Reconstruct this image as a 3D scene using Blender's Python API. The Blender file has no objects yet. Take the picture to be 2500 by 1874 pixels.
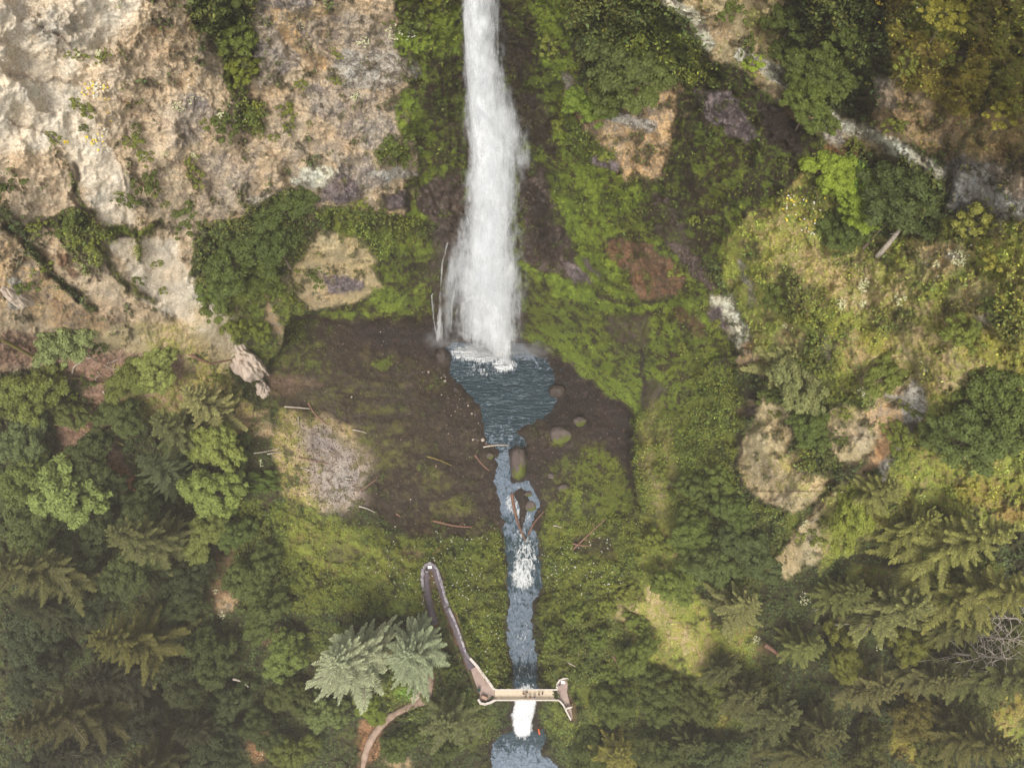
import bpy, math, random
import numpy as np
from mathutils import Vector
R = math.radians
random.seed(7)
scene = bpy.context.scene
# ---------------------------------------------------------------- camera, world, sun, exposure
CAMH = 170.0; TILT = R(20); FOC = 1800.0
cam_d = bpy.data.cameras.new("camera"); cam = bpy.data.objects.new("camera", cam_d)
scene.collection.objects.link(cam); scene.camera = cam
cam.location = (0, 0, CAMH); cam.rotation_euler = (TILT, 0, 0)
cam_d.sensor_width = 36; cam_d.lens = 36 * FOC / 2500; cam_d.clip_start = 1; cam_d.clip_end = 3000
world = bpy.data.worlds.new("World"); scene.world = world; world.use_nodes = True
wn = world.node_tree.nodes; wl = world.node_tree.links
sky = wn.new('ShaderNodeTexSky'); sky.sky_type = 'NISHITA'; sky.sun_disc = False
SUN_EL, SUN_AZ = 58, 184          # degrees; azimuth clockwise from +Y
sky.sun_elevation = R(SUN_EL); sky.sun_rotation = R(SUN_AZ); sky.dust_density = 4; sky.ozone_density = .6
cl = wn.new('ShaderNodeMix'); cl.data_type = 'RGBA'; cl.inputs[0].default_value = .65   # mostly a white overcast
cl.inputs[7].default_value = (4.2, 4.05, 3.75, 1); wl.new(sky.outputs[0], cl.inputs[6])
wl.new(cl.outputs[2], wn['Background'].inputs[0]); wn['Background'].inputs[1].default_value = 0.13
sun_d = bpy.data.lights.new("sun", 'SUN'); sun = bpy.data.objects.new("sun", sun_d)
scene.collection.objects.link(sun)
sun_d.energy = 1.9; sun_d.angle = R(20); sun_d.color = (1, .95, .87)
sd = Vector((math.sin(R(SUN_AZ)) * math.cos(R(SUN_EL)), math.cos(R(SUN_AZ)) * math.cos(R(SUN_EL)), math.sin(R(SUN_EL))))
sun.rotation_euler = sd.to_track_quat('Z', 'Y').to_euler(); sun.location = (0, -60, 260)
scene.view_settings.view_transform = 'Standard'; scene.view_settings.look = 'None'
scene.view_settings.exposure = 1.03; scene.view_settings.gamma = 1
scene.cycles.use_denoising = True
scene.cycles.max_bounces = 6; scene.cycles.transparent_max_bounces = 24
scene.cycles.caustics_reflective = False; scene.cycles.caustics_refractive = False

# ---------------------------------------------------------------- helpers
ct, st = math.cos(TILT), math.sin(TILT)
def rays(px, py):
    a = (px - 1250) / FOC; b = -(py - 937) / FOC
    return a, b * ct + st, b * st - ct
def P(px, py, z):
    """world point seen at photo pixel px,py (2500 wide) that lies at height z"""
    px = np.asarray(px, float); py = np.asarray(py, float); z = np.asarray(z, float)
    a, b, c = rays(px, py); t = (z - CAMH) / c
    return np.stack([a * t, b * t, z + 0 * t], -1)
def project(p):
    p = np.asarray(p, float); x, y, z = p[..., 0], p[..., 1], p[..., 2] - CAMH
    yc = y * ct + z * st; zc = -y * st + z * ct
    return 1250 + FOC * x / -zc, 937 - FOC * yc / -zc
def zwall(py, Y):
    _, b, c = rays(0, py); return CAMH + Y * c / b
ALB = 1.25
def S(r, g, b, k=None):
    f = lambda v: ((v / 255 + .055) / 1.055) ** 2.4 if v > 10 else v / 255 / 12.92
    k = k or ALB
    return tuple(min(.85, f(v) / k) for v in (r, g, b))
_tab = {}
def vnoise(x, y, seed):
    if seed not in _tab: _tab[seed] = np.random.RandomState(seed).rand(256, 256).astype(np.float32)
    T = _tab[seed]
    xi = np.floor(x).astype(np.int32); yi = np.floor(y).astype(np.int32)
    fx = (x - xi).astype(np.float32); fy = (y - yi).astype(np.float32)
    fx = fx * fx * (3 - 2 * fx); fy = fy * fy * (3 - 2 * fy)
    x0 = xi & 255; y0 = yi & 255; x1 = (xi + 1) & 255; y1 = (yi + 1) & 255
    a = T[x0, y0] * (1 - fx) + T[x1, y0] * fx
    b = T[x0, y1] * (1 - fx) + T[x1, y1] * fx
    return a * (1 - fy) + b * fy
def fbm(x, y, seed, octv=4, rough=.5):
    s = 0; a = 1; n = 0
    for i in range(octv):
        s = s + a * vnoise(x * 2 ** i + 17.3 * i, y * 2 ** i + 5.1 * i, seed + i); n += a; a *= rough
    return s / n - .5
def sstep(a, b, x):
    t = np.clip((x - a) / (b - a), 0, 1); return t * t * (3 - 2 * t)
def seg_dist(x, y, pts):
    d = np.full(x.shape, 1e9, np.float32)
    for (x0, y0), (x1, y1) in zip(pts[:-1], pts[1:]):
        dx, dy = x1 - x0, y1 - y0; L = dx * dx + dy * dy + 1e-9
        t = np.clip(((x - x0) * dx + (y - y0) * dy) / L, 0, 1)
        d = np.minimum(d, np.hypot(x - x0 - t * dx, y - y0 - t * dy))
    return d
def poly_sd(x, y, pts):
    """signed distance, positive inside"""
    pts = list(pts); cl = pts + [pts[0]]
    d = seg_dist(x, y, cl); ins = np.zeros(x.shape, bool)
    for (x0, y0), (x1, y1) in zip(cl[:-1], cl[1:]):
        if y0 == y1: continue
        c = ((y0 > y) != (y1 > y)) & (x < (x1 - x0) * (y - y0) / (y1 - y0) + x0)
        ins ^= c
    return np.where(ins, d, -d)

# ---------------------------------------------------------------- materials
def new_mat(name, rough=.8, spec=.3):
    m = bpy.data.materials.new(name); m.use_nodes = True
    b = m.node_tree.nodes['Principled BSDF']
    b.inputs['Roughness'].default_value = rough; b.inputs['Specular IOR Level'].default_value = spec
    return m, m.node_tree.nodes, m.node_tree.links, b
def noise_mat(name, c1, c2, scale=3, rough=.8, bump=.4, spec=.3, bscale=None, detail=5):
    m, n, l, b = new_mat(name, rough, spec)
    tc = n.new('ShaderNodeTexCoord'); t = n.new('ShaderNodeTexNoise')
    t.inputs['Scale'].default_value = scale; t.inputs['Detail'].default_value = detail
    l.new(tc.outputs['Object'], t.inputs['Vector'])
    r = n.new('ShaderNodeValToRGB'); r.color_ramp.elements[0].position = .35; r.color_ramp.elements[1].position = .65
    r.color_ramp.elements[0].color = (*c1, 1); r.color_ramp.elements[1].color = (*c2, 1)
    l.new(t.outputs[0], r.inputs[0]); l.new(r.outputs[0], b.inputs['Base Color'])
    if bump:
        t2 = n.new('ShaderNodeTexNoise'); t2.inputs['Scale'].default_value = bscale or scale * 3
        t2.inputs['Detail'].default_value = 6; l.new(tc.outputs['Object'], t2.inputs['Vector'])
        bp = n.new('ShaderNodeBump'); bp.inputs['Strength'].default_value = 1; bp.inputs['Distance'].default_value = bump
        l.new(t2.outputs[0], bp.inputs['Height']); l.new(bp.outputs[0], b.inputs['Normal'])
    return m
def math_n(n, l, op, a, b=None, clamp=False):
    k = n.new('ShaderNodeMath'); k.operation = op; k.use_clamp = clamp
    for i, v in enumerate((a, b)):
        if v is None: continue
        if isinstance(v, (int, float)): k.inputs[i].default_value = v
        else: l.new(v, k.inputs[i])
    return k.outputs[0]
def terrain_material():
    m, n, l, b = new_mat("ground_cover", .85, .25)
    ca = n.new('ShaderNodeAttribute'); ca.attribute_name = 'ca'
    cb = n.new('ShaderNodeAttribute'); cb.attribute_name = 'cb'
    pr = n.new('ShaderNodeAttribute'); pr.attribute_name = 'prm'   # r = cover, g = bump size, b = gloss
    sp = n.new('ShaderNodeSeparateColor'); l.new(pr.outputs['Color'], sp.inputs[0])
    g = n.new('ShaderNodeNewGeometry')
    def nz(scale, det, rough=.6):
        t = n.new('ShaderNodeTexNoise'); t.inputs['Scale'].default_value = scale
        t.inputs['Detail'].default_value = det; t.inputs['Roughness'].default_value = rough
        l.new(g.outputs['Position'], t.inputs['Vector']); return t.outputs[0]
    n1 = nz(.55, 6, .72); n2 = nz(3.2, 3, .7); n3 = nz(.12, 3)
    v = math_n(n, l, 'ADD', math_n(n, l, 'MULTIPLY', math_n(n, l, 'SUBTRACT', n1, .5), 2.2), .5)
    v = math_n(n, l, 'ADD', v, math_n(n, l, 'MULTIPLY', math_n(n, l, 'SUBTRACT', n2, .5), .9))
    d = math_n(n, l, 'SUBTRACT', sp.outputs[0], v)
    f = math_n(n, l, 'ADD', math_n(n, l, 'MULTIPLY', d, 5.0), .5, True)
    mx = n.new('ShaderNodeMix'); mx.data_type = 'RGBA'
    l.new(f, mx.inputs[0]); l.new(ca.outputs['Color'], mx.inputs[6]); l.new(cb.outputs['Color'], mx.inputs[7])
    # grain
    n4 = nz(7.0, 2, .6)
    gr = math_n(n, l, 'ADD', math_n(n, l, 'MULTIPLY', n2, 1.7), .15)
    gr = math_n(n, l, 'ADD', gr, math_n(n, l, 'MULTIPLY', math_n(n, l, 'SUBTRACT', n4, .5), .9))
    gr = math_n(n, l, 'MULTIPLY', gr, math_n(n, l, 'ADD', math_n(n, l, 'MULTIPLY', n3, .6), .7))
    mu = n.new('ShaderNodeMix'); mu.data_type = 'RGBA'; mu.blend_type = 'MULTIPLY'; mu.inputs[0].default_value = 1
    cmb = n.new('ShaderNodeCombineColor')
    for i in range(3): l.new(gr, cmb.inputs[i])
    l.new(mx.outputs[2], mu.inputs[6]); l.new(cmb.outputs[0], mu.inputs[7])
    l.new(mu.outputs[2], b.inputs['Base Color'])
    l.new(math_n(n, l, 'SUBTRACT', .92, math_n(n, l, 'MULTIPLY', sp.outputs[2], .5)), b.inputs['Roughness'])
    h = math_n(n, l, 'ADD', math_n(n, l, 'MULTIPLY', n1, 1.2), math_n(n, l, 'MULTIPLY', n2, .35))
    h = math_n(n, l, 'ADD', h, math_n(n, l, 'MULTIPLY', f, .25))
    bp = n.new('ShaderNodeBump'); bp.inputs['Strength'].default_value = 1
    l.new(sp.outputs[1], bp.inputs['Distance'])
    l.new(h, bp.inputs['Height']); l.new(bp.outputs[0], b.inputs['Normal'])
    return m
TER = terrain_material()

def mesh_np(name, verts, quads=None, tris=None, mat=None, smooth=True, attrs=None, link=True, parent=None):
    me = bpy.data.meshes.new(name); verts = np.asarray(verts, np.float32).reshape(-1, 3)
    me.vertices.add(len(verts)); me.vertices.foreach_set('co', verts.ravel())
    idx = []; starts = []; tot = 0
    for f, k in ((quads, 4), (tris, 3)):
        if f is not None and len(f):
            f = np.asarray(f, np.int32).reshape(-1, k); idx.append(f.ravel())
            starts.append(np.arange(len(f), dtype=np.int32) * k + tot); tot += f.size
    if idx:
        idx = np.concatenate(idx); starts = np.concatenate(starts)
        me.loops.add(len(idx)); me.loops.foreach_set('vertex_index', idx)
        me.polygons.add(len(starts)); me.polygons.foreach_set('loop_start', starts)
        me.update(calc_edges=True)
        me.polygons.foreach_set('use_smooth', np.full(len(starts), smooth, bool))
    for k, (v, ty) in (attrs or {}).items():
        a = me.attributes.new(k, ty, 'POINT')
        if ty == 'FLOAT_COLOR':
            v4 = np.ones((len(verts), 4), np.float32); v4[:, :3] = v; a.data.foreach_set('color', v4.ravel())
        elif ty == 'FLOAT_VECTOR': a.data.foreach_set('vector', np.asarray(v, np.float32).ravel())
        else: a.data.foreach_set('value', np.asarray(v, np.float32).ravel())
    if mat: me.materials.append(mat)
    me.update()
    if not link: return me
    o = bpy.data.objects.new(name, me); scene.collection.objects.link(o)
    if parent: o.parent = parent
    return o
def tag(o, label=None, cat=None, group=None, kind=None):
    if label: o['label'] = label
    if cat: o['category'] = cat
    if group: o['group'] = group
    if kind: o['kind'] = kind
    return o
# ---------------------------------------------------------------- terrain heights (photo pixel -> height)
def W(px, py, Y): return (px, py, zwall(py, Y))
SH = [  # shared, open ground
 (500,1200,8),(300,1200,12),(100,1100,18),(-250,1150,22),(0,1300,8),(-300,1400,8),(300,1600,-9),(0,1800,-18),(600,1700,-12),(600,1500,-3),(-250,1800,-18),(400,1400,2),(400,1950,-22),(0,2200,-28),(600,2200,-30),
 (640,1080,12),(620,1150,11),(650,1250,8),(750,1200,7),(800,1300,3.5),(1000,1300,1.8),(900,1200,3.2),(1120,1200,.3),
 (950,1450,3),(1060,1390,4),(1100,1450,1.2),(1050,1500,1.5),(850,1500,1),(1150,1550,-1.5),(1180,1640,-1.6),(1180,1690,-.6),(1130,1640,-.4),(1380,1690,-.6),(1440,1600,-1.5),(1400,1450,-1.5),(1350,1350,-1.2),(1000,1700,-5),(1100,1740,-10),
 (1200,1760,-16),(1160,1830,-25),(1280,1860,-28.5),(1400,1830,-24),(1400,1760,-14),(1000,1850,-17),(850,1850,-19),(1550,1780,-15),(1500,1650,-6),(1280,2200,-34),(1000,2200,-32),(1600,2200,-28),
 (1500,1450,3),(1400,1250,.4),(1550,1400,6),(1580,1320,10),(1750,1500,8),(1650,1600,0),(1750,1750,-6),(1950,1850,-6),(2100,1500,20),(2300,1700,12),(2500,1700,16),(2500,2000,0),(2100,2150,-14),(2750,1600,28),
 (2500,1450,34),(2500,1250,50),(2750,1250,58),(2300,1300,42)]
FL = SH + [(1220,950,-1),(1150,870,-1),(1300,870,-.8),(1090,960,1),(1000,1000,2),(900,900,4.2),(750,850,7),(660,900,9.5),(900,1080,4),(740,1100,8.5),(800,1000,6),
 (1330,1080,1),(1450,1000,1.5),(1500,1150,2.5),(1500,1250,4),(1060,850,1.5),(960,800,3),(800,780,6),(1120,1100,.4),(1180,1180,.2),(1400,900,-.5),(1300,1180,0),
 (1200,700,0),(900,650,6),(1450,800,4),(1620,1000,5),(1640,1200,6),(600,750,12),(1030,1130,1.2)]
CL = SH + [
 W(-350,-300,66),W(-350,0,60),W(0,-300,72),W(0,0,66),W(300,0,70),W(600,0,76),W(900,0,79),W(1160,0,82),W(1300,0,81),W(1500,0,75),W(1700,0,68),W(1900,0,74),W(2050,0,78),W(2250,0,68),W(2500,0,60),W(2850,0,48),
 W(300,-300,76),W(900,-300,84),W(1200,-300,87),W(1600,-300,76),W(2000,-300,80),W(2500,-300,64),W(2850,-300,52),
 W(-300,300,56),W(0,200,62),W(0,400,59),W(0,650,55),W(-300,650,49),W(0,800,52),(0,950,28),(-300,950,34),(120,900,30),
 W(300,200,68),W(300,400,64),W(300,650,59.5),W(280,780,57),(300,860,31),(300,960,22),(150,1000,22),
 W(500,300,70),W(500,550,66),W(500,700,63.5),W(500,800,61),(480,880,22),(500,960,16),(540,1040,14),(590,860,18),(610,920,13),(600,1000,12.5),
 W(620,600,67),W(630,750,65.5),W(650,830,65),W(700,150,76),W(700,300,73),W(700,500,69),W(700,650,67),W(710,755,67),
 W(900,200,77),W(900,400,73.5),W(900,560,71),W(834,700,69),W(834,780,68),W(872,798,67.5),W(977,770,70),W(1060,770,72),W(1000,650,71.5),W(1000,500,74),
 W(1160,200,79.5),W(1180,400,77),W(1180,560,75),W(1180,700,73.5),W(1180,830,72),W(1080,820,72.5),
 W(1300,200,78),W(1300,400,75.5),W(1300,520,75),W(1300,650,71.5),W(1300,760,70),W(1315,828,69),
 W(1400,300,75),W(1400,500,70),W(1400,700,66),W(1400,860,63.5),W(1500,150,74),W(1500,350,70),W(1500,550,65),W(1500,700,61),W(1500,850,57.5),W(1505,950,55),
 (1560,1000,12),(1600,1000,20),(1560,1100,10),(1580,1180,12),(1565,1250,7),(1620,1300,12),(1650,1100,20),
 (1700,1000,30),(1700,1200,21),(1720,850,43),W(1650,650,59),W(1700,400,64),W(1650,200,69),(1800,1100,32),(1860,1270,30),(1860,1380,19),(1950,1270,38),
 (1900,950,48),(1900,1100,41),(1900,750,64),W(1900,500,60),W(1900,300,65),W(1850,200,72),W(2000,200,75),
 (2100,1000,57),(2100,1200,44),(2100,1350,30),(2100,750,76),W(2100,550,58),W(2100,380,62),W(2100,200,68),
 W(2300,450,57),W(2300,250,63),(2300,750,82),(2300,1000,66),(2500,500,100),(2500,800,86),(2500,1050,66),(2850,500,108),(2850,900,88)]
def rbf_fit(pts):
    p = np.array(pts, float); X = p[:, :2] / 500.; z = p[:, 2]
    d = np.hypot(X[:, None, 0] - X[None, :, 0], X[:, None, 1] - X[None, :, 1])
    K = np.where(d > 0, d * d * np.log(d + 1e-12), 0) + np.eye(len(p)) * 2e-3
    Q = np.c_[np.ones(len(p)), X]; A = np.block([[K, Q], [Q.T, np.zeros((3, 3))]])
    w = np.linalg.solve(A, np.r_[z, 0, 0, 0])
    def f(x, y):
        x = x / 500.; y = y / 500.; s = w[-3] + w[-2] * x + w[-1] * y
        for (a, b), c in zip(X, w[:-3]):
            r2 = (x - a) ** 2 + (y - b) ** 2
            s = s + c * .5 * r2 * np.log(r2 + 1e-12)
        return s
    return f
STEP = 2.4; X0, X1, Y0, Y1 = -330, 2830, -290, 2170
gx = np.arange(X0, X1, STEP); gy = np.arange(Y0, Y1, STEP); NX, NY = len(gx), len(gy)
PX, PY = np.meshgrid(gx, gy); PX = PX.astype(np.float32); PY = PY.astype(np.float32)
cx = np.linspace(X0, X1, 180); cy = np.linspace(Y0, Y1, 150); CX, CY = np.meshgrid(cx, cy)
def upsample(G):
    fx = (gx - X0) / (cx[1] - cx[0]); fy = (gy - Y0) / (cy[1] - cy[0])
    ix = np.clip(fx.astype(int), 0, len(cx) - 2); iy = np.clip(fy.astype(int), 0, len(cy) - 2)
    tx = (fx - ix)[None]; ty = (fy - iy)[:, None]
    a = G[iy][:, ix]; b = G[iy][:, ix + 1]; c = G[iy + 1][:, ix]; d = G[iy + 1][:, ix + 1]
    return ((a * (1 - tx) + b * tx) * (1 - ty) + (c * (1 - tx) + d * tx) * ty).astype(np.float32)
ZF = upsample(rbf_fit(FL)(CX, CY)); ZC = upsample(rbf_fit(CL)(CX, CY))

FPOLY = [(640,925),(655,880),(690,855),(697,800),(712,775),(770,765),(834,787),(872,802),(909,783),(977,772),(1060,772),(1085,838),(1290,838),
 (1313,832),(1334,842),(1390,880),(1460,925),(1515,980),(1545,1003),(1552,1050),(1532,1080),(1537,1140),(1550,1190),(1562,1240),(1558,1275),
 (1520,1330),(1300,1340),(900,1330),(680,1240),(610,1130),(620,1000)]
POOL = [(1092,852),(1110,838),(1150,825),(1230,825),(1278,846),(1300,866),(1332,878),(1352,900),(1356,975),(1335,1017),(1279,1038),(1264,1052),(1282,1083),(1262,1098),(1246,1100),(1243,1150),
 (1250,1180),(1285,1172),(1300,1190),(1312,1215),(1318,1235),(1306,1255),(1300,1290),(1317,1324),(1318,1380),(1320,1437),(1300,1470),(1296,1513),(1305,1562),(1309,1600),(1312,1645),(1315,1682),(1312,1706),
 (1256,1706),(1254,1645),(1247,1600),(1242,1562),(1236,1513),(1244,1475),(1240,1437),(1236,1324),(1232,1290),(1226,1255),(1220,1225),(1210,1190),(1212,1150),(1218,1098),(1192,1085),(1186,1058),(1180,1021),(1168,985),(1128,942),(1095,912),(1098,851)]
LPOOL = [(1252,1740),(1250,1775),(1225,1790),(1203,1811),(1200,1852),(1203,1880),(1190,1950),(1180,2100),(1400,2100),(1385,1950),(1362,1880),(1345,1855),(1328,1843),(1322,1815),(1336,1800),(1325,1775),(1306,1758),(1300,1738)]
def zwater(py):
    return np.interp(py, [1090, 1150, 1250, 1324, 1437, 1600, 1690, 1706], [0, -.15, -1.6, -2.6, -5, -6.4, -8, -8.6])
def zfall(py):
    return np.interp(py, [1700, 1712, 1730, 1760, 1790], [-8.3, -9.5, -15, -25.5, -28.2])
FALLP = [(1258,1690),(1312,1690),(1308,1740),(1302,1792),(1250,1792),(1248,1740)]
rag = fbm(PX / 14, PY / 14, 900, 5, .65) * 20 + fbm(PX / 40, PY / 30, 910, 2) * 8
sdP = poly_sd(PX, PY, POOL) + rag; sdL = poly_sd(PX, PY, LPOOL) + rag; sdV = poly_sd(PX, PY, FALLP) + rag * .4
ISLE = [(1256,1200),(1272,1190),(1288,1202),(1294,1225),(1288,1248),(1280,1272),(1272,1296),(1266,1270),(1268,1240),(1258,1218)]
sdP = np.minimum(sdP, -poly_sd(PX, PY, ISLE) + rag * .35)
def carve(Z):
    for sd_, zw, dep in ((sdP, zwater(PY), .9), (sdL, np.full_like(PY, -28.2), 1.2)):
        bank = zw + np.clip(-sd_, 0, 60) * .03
        w = sstep(46, 2, -sd_)
        Z = Z * (1 - w) + bank * w
        Z = np.where(sd_ > 0, zw - np.minimum(sd_ * .10, dep), Z)
    w = sstep(22, 0, -sdV); Z = Z * (1 - w) + (zfall(PY) - .8 + np.clip(-sdV, 0, 30) * .12) * w
    return Z
# relief: polyline ridges (+) and gullies (-): pts, width px, amplitude m
REL = [([(1610,0),(1690,100),(1830,190),(1940,225),(2000,260),(2090,320),(2180,335),(2290,430)],26,2.6),
 ([(1900,-40),(1930,120),(2010,230),(2090,290)],60,-5),([(1780,-40),(1850,60),(1900,160)],40,-2.5),
 ([(560,-40),(560,150),(600,250),(600,330)],40,-2.2),([(0,515),(60,570),(130,660),(190,720)],12,-3),([(175,410),(200,500),(260,620),(330,720)],9,-1.3),
 ([(2260,560),(2300,500),(2340,400)],18,-2.5),([(1845,920),(1830,960),(1790,1010)],10,-3),([(1800,1110),(1815,1060),(1850,1000)],16,-2.5),
 ([(2030,1170),(1960,1250),(1880,1370)],14,-3.2),([(2010,1000),(2015,1090),(2040,1140)],14,-2.4),([(1700,930),(1770,880),(1850,870)],12,1.5),
 ([(1150,0),(1160,300),(1180,560)],70,-3),([(1290,420),(1320,560),(1400,680)],30,-2.4),([(1290,420),(1345,500),(1330,620)],12,1.6),
 ([(1290,670),(1370,720),(1430,740),(1560,750)],12,2),([(1350,560),(1450,640),(1560,720)],14,1.2),([(1560,1010),(1590,930),(1640,880)],14,-1.5),
 ([(600,880),(640,930),(650,990)],10,-2),([(590,860),(640,900)],9,2),([(1020,300),(1010,430),(1000,540)],30,-2),([(1010,430),(1060,520)],10,-2),
 ([(1720,740),(1780,800),(1800,850)],10,-2),([(1540,1040),(1560,1150),(1560,1240)],12,-1),([(740,560),(720,470),(700,430)],20,-2.5),
 ([(2350,-40),(2330,100),(2270,300)],25,-1.8),([(2180,1400),(2300,1200),(2500,1150)],60,-2.5),([(1560,1400),(1520,1300),(1600,1250)],14,1.4),([(1300,760),(1400,820),(1490,900),(1570,990),(1590,1100),(1580,1220)],34,3.2),([(1640,760),(1680,880),(1690,1000),(1650,1120)],36,-3),([(1560,480),(1640,600),(1700,720)],50,2.5),([(1750,560),(1790,700),(1840,820)],30,-2.6),([(1850,560),(1950,700),(2020,860)],60,3),([(2060,600),(2150,760),(2200,900)],40,-3),([(1850,1000),(1880,1100)],45,2.4),([(1820,1060),(1950,1180)],40,1.6),([(2100,1000),(2170,1060)],50,3),([(1490,640),(1600,760),(1640,860)],24,2),
 ([(1475,900),(1500,980),(1560,1020)],8,-1.5),([(830,480),(800,400),(860,380)],24,1.6),([(1950,1180),(1990,1110),(1990,1050)],40,1.5)]
wx = fbm(PX / 60, PY / 60, 40, 4) ; wy = fbm(PX / 60, PY / 60, 50, 4)
QX = PX + wx * 60; QY = PY + wy * 60
rel = np.zeros_like(PX)
for pts, w, a in REL:
    d = seg_dist(QX, QY, pts); rel += a * np.exp(-(d / w) ** 2)
cliffy = sstep(18, 42, ZC)                       # how much of a rock wall it is
lft = np.where(PX < 900, .55, 1) + np.where(PX < 900, 0, 0)
lft = .5 + .5 * sstep(800, 1000, PX)
big = lft * fbm(PX / 150, PY / 170, 60, 3) * 7 + lft * fbm(PX / 55, PY / 75, 70, 3) * 4.4
rid = .5 - np.abs(fbm((PX + PY * .35) / 70, (PY - PX * .2) / 42, 80, 5, .55)) * 2.0
rid2 = .5 - np.abs(fbm(PX / 17 + wx * 3, PY / 26 + wy * 3, 90, 4, .6)) * 2
sm = fbm(PX / 12, PY / 12, 100, 4, .6)
sm = fbm(PX / 12, PY / 12, 100, 4, .6)
DET = cliffy * (big * .5 + rid * 3.0 + rid2 * 1.3 + sm * .9)
fold = fbm((PX * .55 + PY * .83 + wx * 200) / 200, (PX * .83 - PY * .55 + wy * 160) / 90, 150, 3, .45) * 4.0 * cliffy * sstep(1000, 800, PX)
ZC = ZC + fold
ZC = ZC + rel * (.35 + .65 * cliffy) + cliffy * big * .5 + DET + (1 - cliffy) * (fbm(PX / 60, PY / 60, 110, 4) * 2.6 + sm * .9)
ZF = ZF + fbm(PX / 50, PY / 50, 120, 4) * 1.6 + sm * .5
sF = poly_sd(PX, PY, FPOLY) + fbm(PX / 18, PY / 18, 130, 4, .6) * 9
opn = np.maximum(sstep(1240, 1330, PY), np.where(PX < 720, sstep(960, 1060, PY), 0)) * sstep(-150, 0, sF)
ZC = ZC * (1 - opn) + ZF * opn
ZF = carve(ZF); 
cm = carve(ZC); ZC = np.where(PY > 1200, cm, ZC)
inF = sF > 0
# flatten platforms / paths later via FLAT list (polyline px, z at pts, half width px)
PATHS = {
 'hairpin': ([(1062,1524),(1052,1490),(1044,1450),(1040,1420),(1041,1395),(1051,1384),(1062,1392),(1074,1430),(1086,1470),(1100,1505),(1114,1540),(1123,1566),(1136,1600),(1152,1632)],
             [4.3,4.6,5,5.3,5.4,5.3,5.2,4.6,3.8,3,2.2,1.6,.9,.35], [8,8,8,8,8,7,7,7.5,7.5,7,6.5,6,6.5,10]),
 'landing': ([(1150,1622),(1165,1655),(1182,1690)], [.3,.05,0], [11,16,20]),
 'east': ([(1372,1662),(1375,1680),(1380,1705),(1390,1730),(1396,1750)], [0,0,0,-.3,-.8], [12,13,12,8,4]),
 'lower': ([(1052,1648),(1048,1680),(1040,1705),(1018,1716),(985,1732),(950,1752),(915,1790),(895,1830),(885,1880),(880,1960)],
           [-6,-6.3,-6.8,-7.4,-8.6,-10,-12,-14,-16,-19], [7,8,11,9,7,8,8,7,6,6])}
def path_dense(k, n=16):
    p, z, w = PATHS[k]; p = np.array(p, float); out = []
    for i in range(len(p) - 1):
        a = p[max(i - 1, 0)]; b = p[i]; c = p[i + 1]; d = p[min(i + 2, len(p) - 1)]
        for t in np.linspace(0, 1, n, endpoint=False):
            q = .5 * ((2 * b) + (-a + c) * t + (2 * a - 5 * b + 4 * c - d) * t * t + (-a + 3 * b - 3 * c + d) * t ** 3)
            out.append((*q, z[i] * (1 - t) + z[i + 1] * t, w[i] * (1 - t) + w[i + 1] * t))
    out.append((*p[-1], z[-1], w[-1])); return np.array(out)
for k in PATHS:
    for (x, y, z, w) in path_dense(k, 5):
        r = int((w + 26) / STEP); i0 = int((x - X0) / STEP); j0 = int((y - Y0) / STEP)
        sl = (slice(max(j0 - r, 0), j0 + r), slice(max(i0 - r, 0), i0 + r))
        d = np.hypot(PX[sl] - x, PY[sl] - y); ww = sstep(w + 20, w + 3, d) * (sdP[sl] < -8)
        ZC[sl] = ZC[sl] * (1 - ww) + (z - .25) * ww
def Zg(px, py):
    i = np.clip(((np.asarray(px) - X0) / STEP).round().astype(int), 0, NX - 1); j = np.clip(((np.asarray(py) - Y0) / STEP).round().astype(int), 0, NY - 1)
    return np.where(inF[j, i], ZF[j, i], ZC[j, i])
def G(px, py): return Vector(P(px, py, float(Zg(px, py))))
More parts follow.
